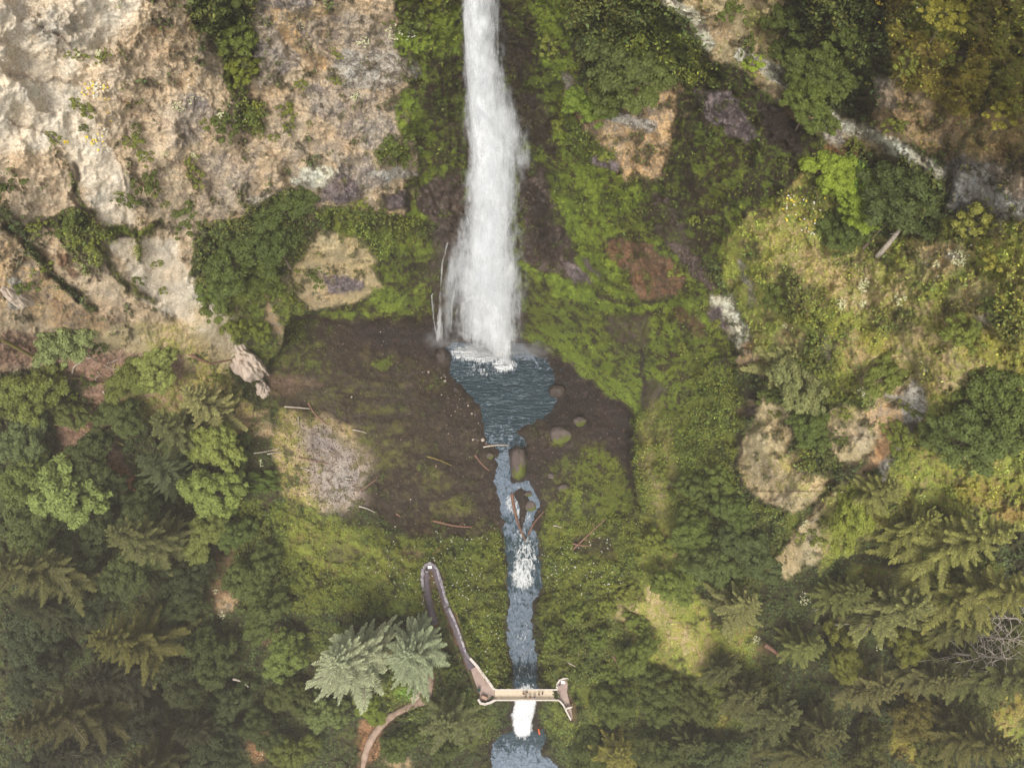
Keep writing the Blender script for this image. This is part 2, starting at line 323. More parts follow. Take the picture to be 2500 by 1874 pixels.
# ---------------------------------------------------------------- what grows and lies where (surface colours, some with recess shade put in)
CA = np.zeros((NY, NX, 3), np.float32); CB = np.zeros_like(CA); CV = np.zeros_like(CA)
COV = np.zeros((NY, NX), np.float32); BMP = np.full((NY, NX), .3, np.float32); GLS = np.zeros((NY, NX), np.float32); VEG = np.zeros((NY, NX), np.float32); LSZ = np.full((NY, NX), .3, np.float32)
M = {  # A, B, cover of B, bump, gloss, leaf density, leaf colour, leaf size
 'forest': ((56,54,34),(78,84,42),.45,.5,0,.8,(72,84,42),.45),
 'sand':   ((206,194,174),(190,176,154),.30,.12,0,0,(110,120,60),.2),
 'sand2':  ((192,173,146),(174,153,128),.35,.18,0,.01,(110,120,60),.2),
 'rock':   ((182,163,135),(156,141,122),.36,.2,0,.02,(112,122,60),.22),
 'rockd':  ((164,153,138),(122,113,108),.46,.28,0,.03,(100,112,50),.22),
 'rocko':  ((182,156,118),(154,138,118),.42,.25,0,.05,(120,122,56),.22),
 'grey':   ((176,172,162),(128,118,108),.42,.4,0,.02,(130,130,66),.2),
 'white':  ((204,202,182),(150,140,124),.36,.3,0,0,(120,130,60),.2),
 'purple': ((128,116,116),(90,80,82),.5,.35,.2,.01,(100,110,50),.2),
 'wet':    ((46,38,35),(64,53,47),.38,.4,.5,0,(96,104,40),.2),  # damp rock; on the basin floor also painted recess shade
 'wetrock':((90,78,72),(64,54,48),.45,.3,.6,0,(96,104,40),.2),
 'brown':  ((54,45,37),(76,68,46),.40,.3,.2,.0,(96,104,40),.2),
 'olive':  ((76,68,50),(98,98,52),.55,.25,0,.02,(104,112,42),.2),
 'moss':   ((60,52,36),(102,114,40),.58,.6,0,.10,(112,120,40),.25),
 'mossd':  ((54,46,34),(86,96,38),.44,.5,0,.06,(100,108,40),.25),
 'mossb':  ((70,72,34),(114,132,46),.68,.5,0,.25,(122,134,50),.25),
 'carpet': ((58,64,28),(100,108,42),.62,.4,0,1.0,(108,118,46),.33),
 'shrub':  ((48,54,28),(82,88,40),.6,.6,0,1.3,(90,98,46),.4),
 'bright': ((80,96,36),(112,142,54),.7,.6,0,1.4,(116,148,58),.42),
 'ygrass': ((190,168,128),(164,156,88),.55,.4,0,.30,(156,160,80),.28),
 'ygreen': ((152,140,84),(144,152,66),.58,.5,0,.5,(150,158,68),.28),
 'must':   ((148,130,72),(160,150,62),.58,.4,0,.5,(158,152,64),.28),
 'orange': ((160,114,74),(186,146,96),.5,.4,0,.08,(140,130,60),.22),
 'rust':   ((118,90,68),(98,80,62),.45,.3,0,.03,(110,112,50),.2),
 'tan':    ((176,160,124),(154,142,104),.35,.15,0,.04,(140,140,70),.22),
 'litter': ((150,122,104),(112,88,72),.45,.4,0,.08,(100,108,50),.25),
 'fern':   ((168,126,92),(118,84,60),.42,.5,0,.2,(176,134,98),.3),
 'scree':  ((160,148,140),(118,106,98),.42,.3,0,.02,(130,130,70),.2),
}
WRP = [(fbm(PX / s_, PY / s_, 200 + 20 * i, 4, .6), fbm(PX / s_, PY / s_, 210 + 20 * i, 4, .6)) for i, s_ in enumerate((90, 26))]
EDG = fbm(PX / 18, PY / 18, 260, 5, .7) * 1.5
PAT = fbm(PX / 26, PY / 26, 270, 5, .7)
HARD = {'wet', 'litter', 'fern', 'sand'}
RM = np.ones((NY, NX), np.float32); SMOOTH = {'sand': .15, 'sand2': .4, 'tan': .35, 'rock': .38, 'rockd': .5, 'rocko': .42, 'grey': .6, 'mossb': .8, 'ygrass': .6, 'ygreen': .7, 'scree': .5}
def paint(mask, name, op=1.0):
    a, b, cov, bm, gl, vg, vc, ls = M[name]; sl = mask[0]; m = (mask[1] * op)[..., None]
    CA[sl] = CA[sl] * (1 - m) + np.array(S(*a), np.float32) * m; CB[sl] = CB[sl] * (1 - m) + np.array(S(*b), np.float32) * m
    CV[sl] = CV[sl] * (1 - m) + np.array(S(*vc), np.float32) * m; m = m[..., 0]
    for arr, v in ((RM, SMOOTH.get(name, 1.0)), (COV, cov), (BMP, bm), (GLS, gl), (VEG, vg), (LSZ, ls)): arr[sl] = arr[sl] * (1 - m) + v * m
def bbox(pts, mrg):
    p = np.array(pts); x0, y0 = p.min(0) - mrg; x1, y1 = p.max(0) + mrg
    return (slice(max(int((y0 - Y0) / STEP), 0), max(int((y1 - Y0) / STEP), 0)), slice(max(int((x0 - X0) / STEP), 0), max(int((x1 - X0) / STEP), 0)))
DU = 2500 / 2212.
def Z(name, pts, f=6, warp=1.0, op=1.0, u=DU, edge=14):
    pts = [(x * u, y * u) for x, y in pts]; sl = bbox(pts, 80)
    x = PX[sl] + warp * (WRP[0][0][sl] * 34 + WRP[1][0][sl] * 18); y = PY[sl] + warp * (WRP[0][1][sl] * 34 + WRP[1][1][sl] * 18)
    sd_ = poly_sd(x, y, pts) + EDG[sl] * edge * warp
    m_ = sstep(-f, f, sd_)
    if name not in HARD: m_ = m_ * (1 - .75 * sstep(.04, .16, PAT[sl] - np.clip(sd_ - 40, 0, 80) * .0006))
    paint((sl, m_), name, op)
def L(name, pts, w, f=5, warp=1.0, op=1.0, u=DU, edge=12):
    pts = [(x * u, y * u) for x, y in pts]; sl = bbox(pts, 80 + w)
    x = PX[sl] + warp * (WRP[0][0][sl] * 20 + WRP[1][0][sl] * 16); y = PY[sl] + warp * (WRP[0][1][sl] * 20 + WRP[1][1][sl] * 16)
    paint((sl, sstep(-f, f, w - seg_dist(x, y, pts) + EDG[sl] * edge)), name, op)
def E(name, cx_, cy_, rx, ry, f=6, op=1.0, warp=1.0, u=DU):
    n = 14; Z(name, [(cx_ + rx * math.cos(6.283 * i / n), cy_ + ry * math.sin(6.283 * i / n)) for i in range(n)], f, warp, op, u)
paint((slice(None), np.ones_like(PX)), 'forest')
Z('wetrock', [(990,-300),(1090,-300),(1130,300),(1150,560),(1160,780),(920,780),(960,400)])
# left wall: bare rock
Z('rock', [(-320,-300),(880,-300),(890,100),(880,140),(900,250),(900,400),(880,470),(800,470),(700,450),(620,520),(640,680),(560,660),(500,740),(480,770),(400,800),(200,760),(100,800),(-320,800)])
Z('rockd', [(390,-200),(640,-200),(680,60),(640,150),(560,190),(540,110),(470,60)])
Z('rocko', [(560,20),(700,20),(780,60),(760,130),(700,160),(640,120)])
Z('rockd', [(640,60),(760,20),(860,60),(860,160),(800,200),(740,160),(700,130),(650,110)], op=.7)
Z('grey', [(740,110),(900,120),(915,165),(860,180),(800,200),(700,180)], op=.8)
Z('rockd', [(640,180),(800,200),(870,280),(860,340),(780,310),(730,290),(690,260)], op=.8)
Z('rockd', [(350,230),(420,200),(470,240),(430,300),(370,310)], op=.8)
Z('rockd', [(430,330),(560,340),(560,400),(480,470),(430,460)], op=.55)
Z('rocko', [(300,60),(420,40),(420,180),(330,200)], op=.5)
Z('sand', [(-320,-320),(300,-320),(300,20),(240,100),(250,190),(180,190),(215,260),(250,330),(290,420),(285,490),(250,520),(215,490),(170,400),(150,350),(130,320),(60,330),(-320,340)], f=14)
Z('grey', [(20,20),(180,30),(170,110),(120,130),(60,70)], op=.5, f=16)
for q in ((115,120,30,16),(250,250,40,20),(60,340,30,14),(330,120,26,30),(140,40,40,12),(110,325,18,9),(200,110,30,20)): E('rock', *q, op=.5, f=16)
for l_ in ([(0,150),(60,165),(130,175),(170,190)],[(80,60),(140,90),(180,130)],[(230,300),(260,350),(270,410)],[(300,120),(330,180),(320,260)],[(430,180),(460,230),(450,290)],[(600,200),(650,240),(700,250)],[(640,60),(650,110),(690,150)],[(760,150),(800,180),(850,190)],[(330,330),(400,350),(420,400)],[(560,300),(600,340),(650,350)],[(20,260),(90,280),(130,310)]):
    L('rust', l_, 2.2, f=3, warp=1.4, op=.55, edge=5)
Z('sand2', [(150,180),(300,60),(400,120),(380,330),(300,380),(230,290)], f=18, op=.7)
Z('sand2', [(-300,330),(70,330),(150,400),(140,480),(60,480),(-300,450)], f=14)
Z('sand', [(215,480),(285,490),(300,510),(380,520),(395,570),(430,600),(480,620),(505,700),(505,770),(450,740),(380,690),(310,650),(285,590),(240,540)], f=8)
Z('sand2', [(500,480),(560,440),(600,420),(640,480),(560,560),(430,560),(400,540)], op=.5)
Z('rocko', [(-300,480),(30,500),(150,570),(250,660),(280,700),(200,720),(90,700),(40,660),(-300,660)], f=10)
Z('sand2', [(100,570),(190,560),(270,650),(260,700),(180,660)], op=.8)
Z('rust', [(90,640),(200,660),(280,700),(200,730),(120,700)], op=.5, f=14)
Z('grey', [(20,600),(50,610),(40,670),(20,660)]); Z('rust', [(110,545),(140,555),(180,600),(150,600)])
L('mossd', [(0,495),(60,500),(140,470),(230,520),(300,500)], 10); L('forest', [(0,450),(35,490),(90,560),(120,600),(200,670)], 9)
Z('carpet', [(110,490),(170,460),(200,480),(250,500),(230,580),(190,600),(150,560)], op=.9); Z('shrub', [(150,460),(190,465),(215,510),(180,530)])
L('moss', [(250,500),(300,505),(340,480)], 12); L('olive', [(230,530),(245,590),(290,630),(330,648)], 9); L('moss', [(150,370),(165,430),(200,470)], 5)
L('carpet', [(298,500),(300,570)], 5)
L('moss', [(590,520),(560,600),(500,620)], 14)
Z('tan', [(280,700),(380,690),(500,760),(500,800),(430,810),(300,770),(180,760),(130,730)], f=14)
Z('ygrass', [(290,690),(420,700),(440,760),(330,770)], f=16, op=.6)
# moss wall left of the falls
Z('moss', [(855,-300),(1010,-300),(1010,430),(960,480),(930,490),(895,460),(900,400),(905,330),(870,290),(858,200),(915,165),(890,110),(850,80)])
E('mossb', 890, 90, 45, 40); Z('mossb', [(930,40),(1000,20),(1000,110),(940,150)], op=.7)
Z('mossd', [(930,130),(1005,120),(1005,330),(960,330),(930,250)], op=.9); E('mossb', 890, 250, 26, 60, op=.8); E('carpet', 850, 335, 38, 22); L('moss',[(880,400),(930,370),(1000,350)],14)
Z('wetrock', [(905,400),(1000,375),(1000,500),(940,480),(905,470)]); Z('wet', [(820,420),(890,405),(900,460),(850,450)])
L('moss', [(885,400),(900,460)], 7); Z('purple', [(820,425),(870,410),(880,450),(840,450)]); L('mossb',[(890,465),(920,470)],6)
Z('purple', [(690,400),(740,350),(800,360),(780,430),(730,450),(690,440)]); Z('rockd', [(700,320),(800,330),(830,400),(790,420)], op=.7)
Z('white', [(620,380),(700,355),(735,370),(700,410),(640,400)]); Z('grey', [(790,370),(880,360),(900,380),(820,395)])
Z('grey', [(520,430),(590,400),(620,410),(560,460),(520,475)], op=.7)
Z('carpet', [(690,455),(760,452),(830,465),(920,480),(930,540),(880,560),(820,570),(800,540),(740,510),(700,490)])
Z('shrub', [(760,455),(860,470),(880,500),(800,500)], op=.8)
Z('tan', [(620,530),(700,500),(780,520),(815,560),(850,600),(820,640),(740,655),(665,672),(650,640),(630,600),(612,570)], f=8)
Z('rocko', [(660,600),(760,620),(740,650),(670,670)], op=.6); Z('purple', [(700,598),(780,600),(780,630),(720,630)])
Z('moss', [(800,570),(870,540),(900,500),(950,520),(990,700),(980,760),(900,760),(830,640)]); Z('mossd', [(860,590),(950,560),(960,690),(900,690)], op=.9)
Z('moss', [(680,680),(760,655),(830,630),(870,600),(940,620),(960,690),(900,690),(800,700),(772,712),(690,700)]); E('mossb', 830, 655, 40, 26); E('mossb', 760, 690, 36, 22, op=.8)
Z('wetrock', [(935,500),(990,500),(990,700),(935,690),(930,600)], op=.8)
# green gullies on the left wall
Z('shrub', [(400,-300),(540,-300),(545,40),(550,100),(530,170),(480,170),(470,100),(420,60)]); Z('moss', [(490,120),(530,170),(560,230),(575,280),(520,280),(500,230),(480,180)])
Z('carpet', [(515,200),(570,230),(560,300),(500,280)], op=.8)
Z('shrub', [(430,480),(520,470),(620,400),(655,450),(660,540),(620,600),(540,620),(480,610),(410,600)])
Z('carpet', [(410,610),(560,590),(650,640),(660,690),(640,760),(600,800),(560,800),(510,760),(480,670)]); Z('moss', [(530,640),(620,660),(610,760),(560,800),(520,760)], op=.7)
Z('rocko', [(565,640),(585,660),(610,720),(618,760),(600,740),(575,690)]); E('rocko', 518, 600, 14, 16)
# foot of the left wall, landslip and forest floor
Z('ygrass', [(330,720),(430,740),(500,800),(520,860),(580,900),(585,930),(500,940),(440,910),(400,850),(300,800)], f=14)
Z('tan', [(420,660),(490,690),(500,760),(470,790),(420,740)], op=.6); Z('white', [(400,600),(460,640),(440,670),(410,640)], op=.3)
Z('litter', [(-300,720),(40,720),(200,760),(400,770),(430,850),(370,900),(300,900),(250,960),(290,1060),(180,1050),(120,990),(130,900),(200,860),(100,790),(-300,800)], f=12)
Z('ygreen', [(250,790),(330,770),(420,800),(430,880),(330,920),(260,860)], op=.6); Z('fern', [(130,985),(210,980),(290,1030),(330,1060),(280,1075),(180,1045)])
Z('rocko', [(440,880),(500,900),(580,880),(590,940),(500,960),(430,920)], op=.7); Z('white', [(515,765),(545,770),(570,800),(570,835),(540,810)], warp=.5)
# basin floor, its colours darkened to carry the shade of the recess
Z('brown', [(560,820),(600,790),(640,770),(690,690),(930,680),(960,700),(1300,760),(1420,820),(1540,880),(1560,1100),(1380,1130),(1240,1130),(1230,1010),(1180,1000),(1180,1150),(1090,1145),(950,1170),(850,1135),(780,1090),(720,1010),(640,900)], f=8)
Z('wet', [(740,700),(1000,690),(1320,780),(1380,900),(1350,1080),(1330,1000),(1250,930),(1180,960),(1180,890),(1060,900),(990,820),(900,770),(760,740)], f=10)  # damp ground, plus shade under the right lip put into its colour
Z('wet', [(900,860),(1000,830),(1080,1000),(1090,1140),(1000,1120),(960,980)], op=.5, f=16)
Z('olive', [(600,750),(690,740),(720,800),(680,830),(590,830)], op=.8); Z('mossd', [(600,740),(700,740),(720,790),(620,810)], op=.7); E('moss', 825, 785, 32, 14); 
for q in ((700,860,60,12),(800,880,60,10),(820,920,50,14),(900,960,40,10),(950,1040,40,20),(980,1100,50,18),(760,840,70,8),(740,960,50,20)): E('olive', *q, op=.75)
for i_ in range(14):
    y_ = 800 + i_ * 9; L(('wet', 'wetrock', 'olive')[i_ % 3], [(572, 832), (640, 800 + (y_ - 832) * .25 + 20), (760, y_ - 8 + (i_ % 4) * 6), (900, y_ + (i_ % 3) * 14 - 10)], 2.2 + (i_ % 3), f=3, warp=1.6, op=.4, edge=9)
Z('litter', [(570,815),(640,812),(690,826),(640,850),(572,850)], op=.5, f=10)
E('carpet', 920, 1010, 24, 14, op=.6); E('carpet', 1000, 1090, 30, 14, op=.5)
Z('ygrass', [(600,880),(680,890),(760,930),(800,980),(770,1060),(740,1100),(690,1110),(610,1070),(590,980)], f=14, op=.9); Z('olive', [(760,920),(850,950),(880,1000),(800,1040),(760,980)], f=14, op=.8)
Z('scree', [(650,925),(705,920),(790,1000),(780,1080),(720,1110),(670,1060)], f=34); Z('grey', [(700,990),(750,1010),(745,1080),(700,1060)], op=.5, f=26)
Z('carpet', [(480,1080),(600,1080),(700,1115),(850,1150),(960,1168),(1095,1145),(1100,1300),(1115,1480),(1100,1500),(1050,1480),(1000,1400),(990,1330),(900,1330),(700,1320),(520,1320)], f=8)
Z('ygreen', [(620,1090),(700,1120),(800,1170),(900,1200),(850,1270),(700,1240),(620,1180)], op=.5, f=20); E('olive', 740, 1200, 40, 20, op=.8); E('shrub', 560, 1200, 60, 90, op=.8)
Z('carpet', [(1170,1140),(1200,1060),(1240,985),(1300,970),(1360,1010),(1370,1100),(1400,1200),(1330,1330),(1420,1500),(1230,1510),(1170,1480),(1160,1200)], f=8)
Z('wet', [(1160,1130),(1230,1040),(1210,1000),(1250,980),(1230,940),(1100,960),(1110,1120)], f=8, op=.9); Z('brown', [(1240,1160),(1320,1160),(1330,1210),(1240,1200)], op=.7)
Z('shrub', [(1180,1340),(1330,1330),(1400,1420),(1380,1480),(1190,1480)], op=.6); Z('moss', [(1170,1000),(1300,960),(1370,1030),(1365,1110),(1250,1130),(1180,1110)], op=.55, f=14)
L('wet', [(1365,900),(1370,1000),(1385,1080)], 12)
for q in ((1208,940,24,20),(1300,1010,30,16),(1110,1015,10,8)): E('moss', *q)
# right of the falls
Z('moss', [(1060,-300),(1260,-300),(1260,60),(1250,170),(1330,330),(1420,420),(1560,640),(1600,760),(1590,840),(1480,900),(1380,890),(1300,830),(1240,780),(1150,730),(1100,560)])
Z('mossd', [(1070,-100),(1130,-100),(1160,60),(1170,200),(1130,330),(1080,340)]); Z('wet', [(1075,20),(1110,60),(1150,110),(1130,170),(1080,160)], op=.7)
Z('mossb', [(1130,-100),(1240,-100),(1240,60),(1220,190),(1170,150)], op=.6); Z('wet', [(1100,180),(1190,220),(1210,330),(1150,320),(1090,260)], op=.75)
Z('mossb', [(1230,260),(1330,330),(1330,400),(1250,380),(1200,300)], op=.6); E('shrub', 1280, 310, 40, 40, op=.6)
Z('shrub', [(1230,-300),(1450,-300),(1470,40),(1400,120),(1380,190),(1310,160),(1280,100),(1230,60)]); E('carpet', 1290, 200, 40, 30)
Z('rocko', [(1330,120),(1420,100),(1500,220),(1480,330),(1430,395),(1360,390),(1330,330),(1260,270),(1220,200),(1225,160),(1300,200)]); Z('carpet', [(1320,110),(1400,40),(1500,80),(1540,150),(1500,200),(1420,120)])
L('grey', [(1228,170),(1240,200),(1330,250),(1400,270)], 16); L('purple', [(1290,345),(1330,360)], 10); Z('mossb', [(1200,370),(1330,400),(1430,410),(1430,460),(1250,440)], op=.6)
Z('carpet', [(1440,100),(1560,140),(1560,200),(1490,210)], op=.8)
Z('wetrock', [(1120,340),(1180,365),(1195,430),(1230,520),(1290,600),(1240,610),(1130,570)]); Z('wet', [(1140,440),(1190,440),(1200,560),(1150,560)], op=.7)
Z('mossb', [(1200,420),(1280,440),(1330,500),(1290,530),(1350,570),(1330,600),(1270,560),(1220,500)]); Z('purple', [(1210,560),(1280,560),(1310,620),(1230,610)], op=.8)
Z('wetrock', [(1400,420),(1470,430),(1520,560),(1540,640),(1480,580),(1420,500)]); Z('mossd', [(1380,440),(1440,440),(1480,520),(1400,520)], op=.7)
Z('rust', [(1300,515),(1400,530),(1480,600),(1460,640),(1390,645),(1350,590)]); Z('mossb', [(1180,600),(1300,640),(1420,650),(1400,670),(1290,680),(1190,640)])
Z('mossb', [(1160,700),(1240,720),(1330,790),(1370,880),(1300,840),(1230,780)], op=.8); Z('wetrock', [(1290,680),(1400,680),(1400,780),(1340,770)], op=.7)
Z('rust', [(1450,640),(1530,690),(1520,730),(1460,690)], op=.7); Z('mossb', [(1300,760),(1400,760),(1450,820),(1380,880),(1330,840)], op=.5)
Z('wetrock', [(1390,820),(1450,830),(1420,890),(1380,890)], op=.8); L('wet', [(1385,760),(1395,850)], 8, op=.8)
# bowl of hanging moss and grass under the grey ridge
Z('mossd', [(1460,200),(1560,150),(1700,190),(1760,260),(1830,300),(1800,420),(1700,560),(1600,600),(1500,540),(1430,400)]); Z('moss', [(1500,260),(1700,280),(1700,480),(1560,560),(1500,430)], op=.7)
Z('purple', [(1500,190),(1580,210),(1640,300),(1600,310),(1540,270)]); Z('wet', [(1640,220),(1720,240),(1720,340),(1650,300)])
Z('ygreen', [(1560,520),(1700,400),(1800,330),(1850,480),(1900,560),(1880,700),(1750,760),(1620,700),(1560,620)]); Z('ygrass', [(1650,560),(1760,480),(1830,520),(1830,640),(1700,640)], op=.5, f=16)
Z('white', [(1530,640),(1575,640),(1620,720),(1600,750),(1560,700)]); L('grey', [(1600,560),(1625,660)], 8, op=.7); Z('rocko', [(1600,740),(1640,720),(1650,790),(1610,800)])
Z('wetrock', [(1250,590),(1330,640),(1420,655),(1400,690),(1300,670),(1230,630)], op=.0)
L('mossb', [(1130,566),(1190,606),(1265,650),(1380,664),(1470,655),(1540,700)], 9); L('mossb', [(1250,560),(1290,610),(1350,640)], 8); L('wet', [(1290,640),(1350,655),(1440,648)], 4, op=.8)
L('mossb', [(1140,725),(1240,770),(1320,830),(1375,880)], 14, op=.8)
# ridge
Z('tan', [(1420,-300),(1700,-300),(1700,60),(1730,160),(1700,190),(1600,160),(1540,100),(1480,40)]); Z('rocko', [(1500,20),(1570,30),(1580,90),(1530,90)], op=.8); Z('mossb', [(1600,110),(1660,120),(1690,160),(1640,160)], op=.7)
Z('ygreen', [(1600,20),(1680,20),(1700,100),(1640,90)], op=.5); Z('rocko', [(1620,170),(1750,200),(1800,290),(1740,280)], op=.7)
L('white', [(1400,-40),(1440,0),(1500,40),(1530,90)], 14); L('tan', [(1560,110),(1640,150),(1720,190),(1800,270),(1880,300),(1960,340)], 26, op=.8); L('white', [(1600,120),(1660,150),(1720,185),(1780,235),(1810,275),(1890,290),(1950,325),(2020,375)], 19); L('white', [(1790,250),(1810,310)], 16, op=.8); L('grey', [(1780,250),(1800,300)], 20)
Z('orange', [(1770,320),(1830,310),(1860,330),(1800,350)], op=.7)
Z('forest', [(1690,-300),(1900,-300),(1890,100),(1920,190),(1880,250),(1800,230),(1740,170),(1700,80)]); Z('shrub', [(1750,-300),(1900,-300),(1880,180),(1830,220),(1780,150),(1750,60)])
Z('must', [(1890,-300),(2540,-300),(2540,260),(2212,330),(2060,330),(1960,300),(1900,260),(1930,150)]); Z('rocko', [(1900,190),(2000,200),(2080,260),(2060,350),(1960,310),(1870,270)], op=.85); Z('ygreen', [(1950,-200),(2140,-200),(2140,90),(2060,100),(1960,60)], op=.9)
Z('rockd', [(1890,160),(1930,170),(1940,240),(1890,240)], op=.7); Z('ygreen', [(2140,-200),(2540,-200),(2540,400),(2150,300)], op=.75); Z('rocko', [(2030,260),(2130,230),(2212,250),(2212,340),(2060,360)], op=.6); E('wet', 2075, 110, 14, 20)
L('forest', [(2150,150),(2110,260),(2070,330)], 7, op=.7)
Z('grey', [(2045,360),(2080,340),(2180,360),(2240,400),(2212,500),(2120,500),(2050,460),(2035,420)]); Z('rocko', [(2130,350),(2240,340),(2240,440),(2180,420)], op=.5)
Z('bright', [(1770,330),(1830,340),(1920,370),(1960,420),(1960,480),(1880,490),(1820,440)]); Z('shrub', [(1940,320),(2030,400),(2030,460),(1960,520),(1920,500),(1930,420)]); Z('shrub', [(1840,450),(1920,480),(1900,560),(1850,520)])
# wide grassy slope on the right
Z('ygreen', [(1880,520),(2050,470),(2540,480),(2540,1140),(2000,1150),(1900,1060),(1980,900),(1960,840),(1800,870),(1700,820),(1620,740),(1620,620)], f=12)
for q in (('ygrass',1850,560,60,40,.6),('tan',1760,600,50,40,.5),('ygrass',2020,700,110,50,.7),('tan',1950,760,60,30,.5),('ygrass',2150,860,80,40,.6),('ygrass',1900,840,60,40,.7),('tan',1860,640,40,30,.4),('ygrass',1700,520,60,50,.5),('ygrass',1760,620,90,60,.8),('ygrass',1900,640,80,60,.7),('tan',2000,560,40,60,.4),('rocko',2040,560,60,40,.6),('rocko',2100,640,60,36,.5),('ygrass',2000,780,120,60,.8),('must',2160,740,90,90,.6),('ygrass',2100,820,80,40,.7),
          ('must',2100,930,60,40,.6),('grey',2130,690,22,14,.6),('grey',2060,560,20,12,.6),('rocko',1850,760,24,50,.6),('must',1900,740,50,30,.5),('shrub',1700,640,36,50,.7),('carpet',1760,680,50,60,.7),('shrub',1930,690,46,30,.7),
          ('shrub',1750,790,66,70,.8),('carpet',1820,860,60,50,.8),('shrub',2150,900,80,90,.9),('shrub',2190,700,50,40,.7),('carpet',2060,880,40,40,.7),('rocko',1700,740,30,40,.5),('grey',1790,745,16,20,.6)): E(q[0], q[1], q[2], q[3], q[4], op=q[5], f=12)
Z('carpet', [(1400,880),(1480,900),(1590,790),(1610,880),(1590,1030),(1600,1070),(1730,1120),(1690,1190),(1640,1250),(1540,1280),(1490,1240),(1440,1130),(1380,1100),(1360,900)], f=10); Z('shrub', [(1520,1050),(1700,1120),(1680,1200),(1620,1260),(1540,1280),(1500,1180)], op=.8)
Z('carpet', [(1480,900),(1500,760),(1590,790),(1590,840)], op=.8)
L('ygrass', [(1420,880),(1400,930),(1400,1000),(1420,1080),(1440,1130)], 16, f=18, op=.55); L('ygrass', [(1440,930),(1450,1040)], 12, op=.4, f=16)
Z('ygreen', [(1380,1105),(1440,1130),(1500,1260),(1560,1400),(1540,1500),(1420,1500),(1330,1330),(1380,1260)], f=10); L('ygrass', [(1340,1320),(1400,1290),(1450,1350),(1510,1420)], 26, op=.7, f=12); E('tan', 1535, 1400, 14, 30, op=.7)
Z('carpet', [(1380,1110),(1430,1160),(1420,1240),(1370,1290)], op=.7)
Z('tan', [(1640,850),(1655,835),(1660,870),(1610,900),(1570,900)], warp=.3, f=4); Z('shrub', [(1640,850),(1700,840),(1690,880),(1640,900)], op=.6)
Z('tan', [(1865,975),(1931,1004),(1936,1067),(1917,1114),(1955,1147),(2030,1171),(1992,1223),(1936,1255),(1875,1228),(1823,1190),(1799,1133),(1804,1100),(1828,1053)], warp=.4, f=7, u=1)
E('ygrass', 1920, 1130, 70, 26, u=1, op=.7, f=16); E('purple', 1880, 1150, 44, 30, u=1, op=.3, f=20); E('ygrass', 1950, 1190, 60, 24, u=1, op=.6, f=14); E('purple', 1900, 1215, 30, 16, u=1, op=.3, f=14)
E('tan', 1880, 915, 22, 44, u=1, op=.7, f=10); E('carpet', 1990, 1075, 38, 80, u=1, op=.9); E('shrub', 2008, 1085, 24, 66, u=1); E('carpet', 1945, 985, 30, 20, u=1)
Z('tan', [(2030,997),(2060,985),(2124,1008),(2150,1020),(2162,1077),(2101,1122),(2058,1140),(2035,1119),(2028,1072),(2021,1034)], warp=.4, f=7, u=1); E('purple', 2090, 1060, 40, 24, u=1, op=.35, f=20); E('ygrass', 2070, 1010, 40, 16, u=1, op=.6)
Z('rocko', [(2110,1000),(2180,960),(2215,930),(2235,960),(2230,1040),(2180,1100),(2130,1150),(2090,1150),(2150,1080)], warp=.8, f=12, u=1); Z('orange', [(2130,1080),(2170,1040),(2190,1070),(2160,1120),(2120,1140)], u=1, f=10, op=.7)
Z('grey', [(2228,922),(2256,950),(2264,997),(2237,1044),(2200,1085),(2171,1125),(2175,1085),(2205,1030),(2200,990),(2165,975),(2160,960),(2200,965)], warp=.5, f=6, u=1); L('grey', [(2160,1125),(2155,1180)], 10, u=1, op=.8)
Z('purple', [(1725,760),(1760,750),(1775,800),(1750,795)], u=1, f=5); L('wet', [(1835,960),(1850,985),(1820,1015)], 8, u=1); L('wet', [(1805,1060),(1815,1100),(1795,1130)], 6, u=1, op=.8)
Z('tan', [(1655,1228),(1730,1130),(1790,1070),(1850,1020),(1880,1030),(1850,1130),(1770,1210),(1700,1250)], warp=.5, f=6); Z('ygreen', [(1780,1080),(1880,1060),(1900,1160),(1760,1240)], op=.75); L('rocko', [(1880,1060),(1850,1130)], 10, op=.7)
# lower right forest with ochre openings
for q in (('must',1960,1140,70,40,.6),('ygreen',2000,1110,90,40,.8),('must',2130,1060,60,40,.6),('orange',2190,1110,40,20,.5),('ygreen',1900,1260,90,40,.9),('ygreen',1960,1340,60,50,.9),('must',1850,1330,40,20,.6),('must',2140,1530,80,50,.8),('ygreen',2190,1590,50,50,.8),
          ('orange',2090,1560,30,40,.6),('must',1980,1600,60,50,.7),('ygreen',1580,1400,60,60,.8),('carpet',1600,1500,100,80,.8),('rust',1650,1400,20,20,.5),('ygreen',2060,1400,60,30,.5),('must',1560,1560,20,30,.5)): E(q[0], q[1], q[2], q[3], q[4], op=q[5], f=12)
# lower middle
for q in (('carpet',1300,1560,150,60,.8),('shrub',1350,1620,200,60,.6),('carpet',980,1560,100,60,.5),('carpet',860,1500,50,40,.9),('bright',880,1500,26,12,.8),('fern',800,1600,26,50,.8),('fern',560,1610,26,40,.7),('rocko',860,1645,30,16,.6),('rust',480,1200,20,40,.7),('rust',480,1280,26,40,.8),('rocko',490,1300,24,20,.7),('rust',580,1370,20,30,.6),
          ('ygreen',860,1420,30,20,.4),('carpet',700,1380,60,50,.6),('carpet',900,1300,140,40,.7),('litter',890,1190,30,14,.6),('rust',930,1250,14,24,.5)): E(q[0], q[1], q[2], q[3], q[4], op=q[5], f=10)
for k in PATHS: L('rust', path_dense(k)[:, :2].tolist(), 13, u=1, op=.7, warp=.6)
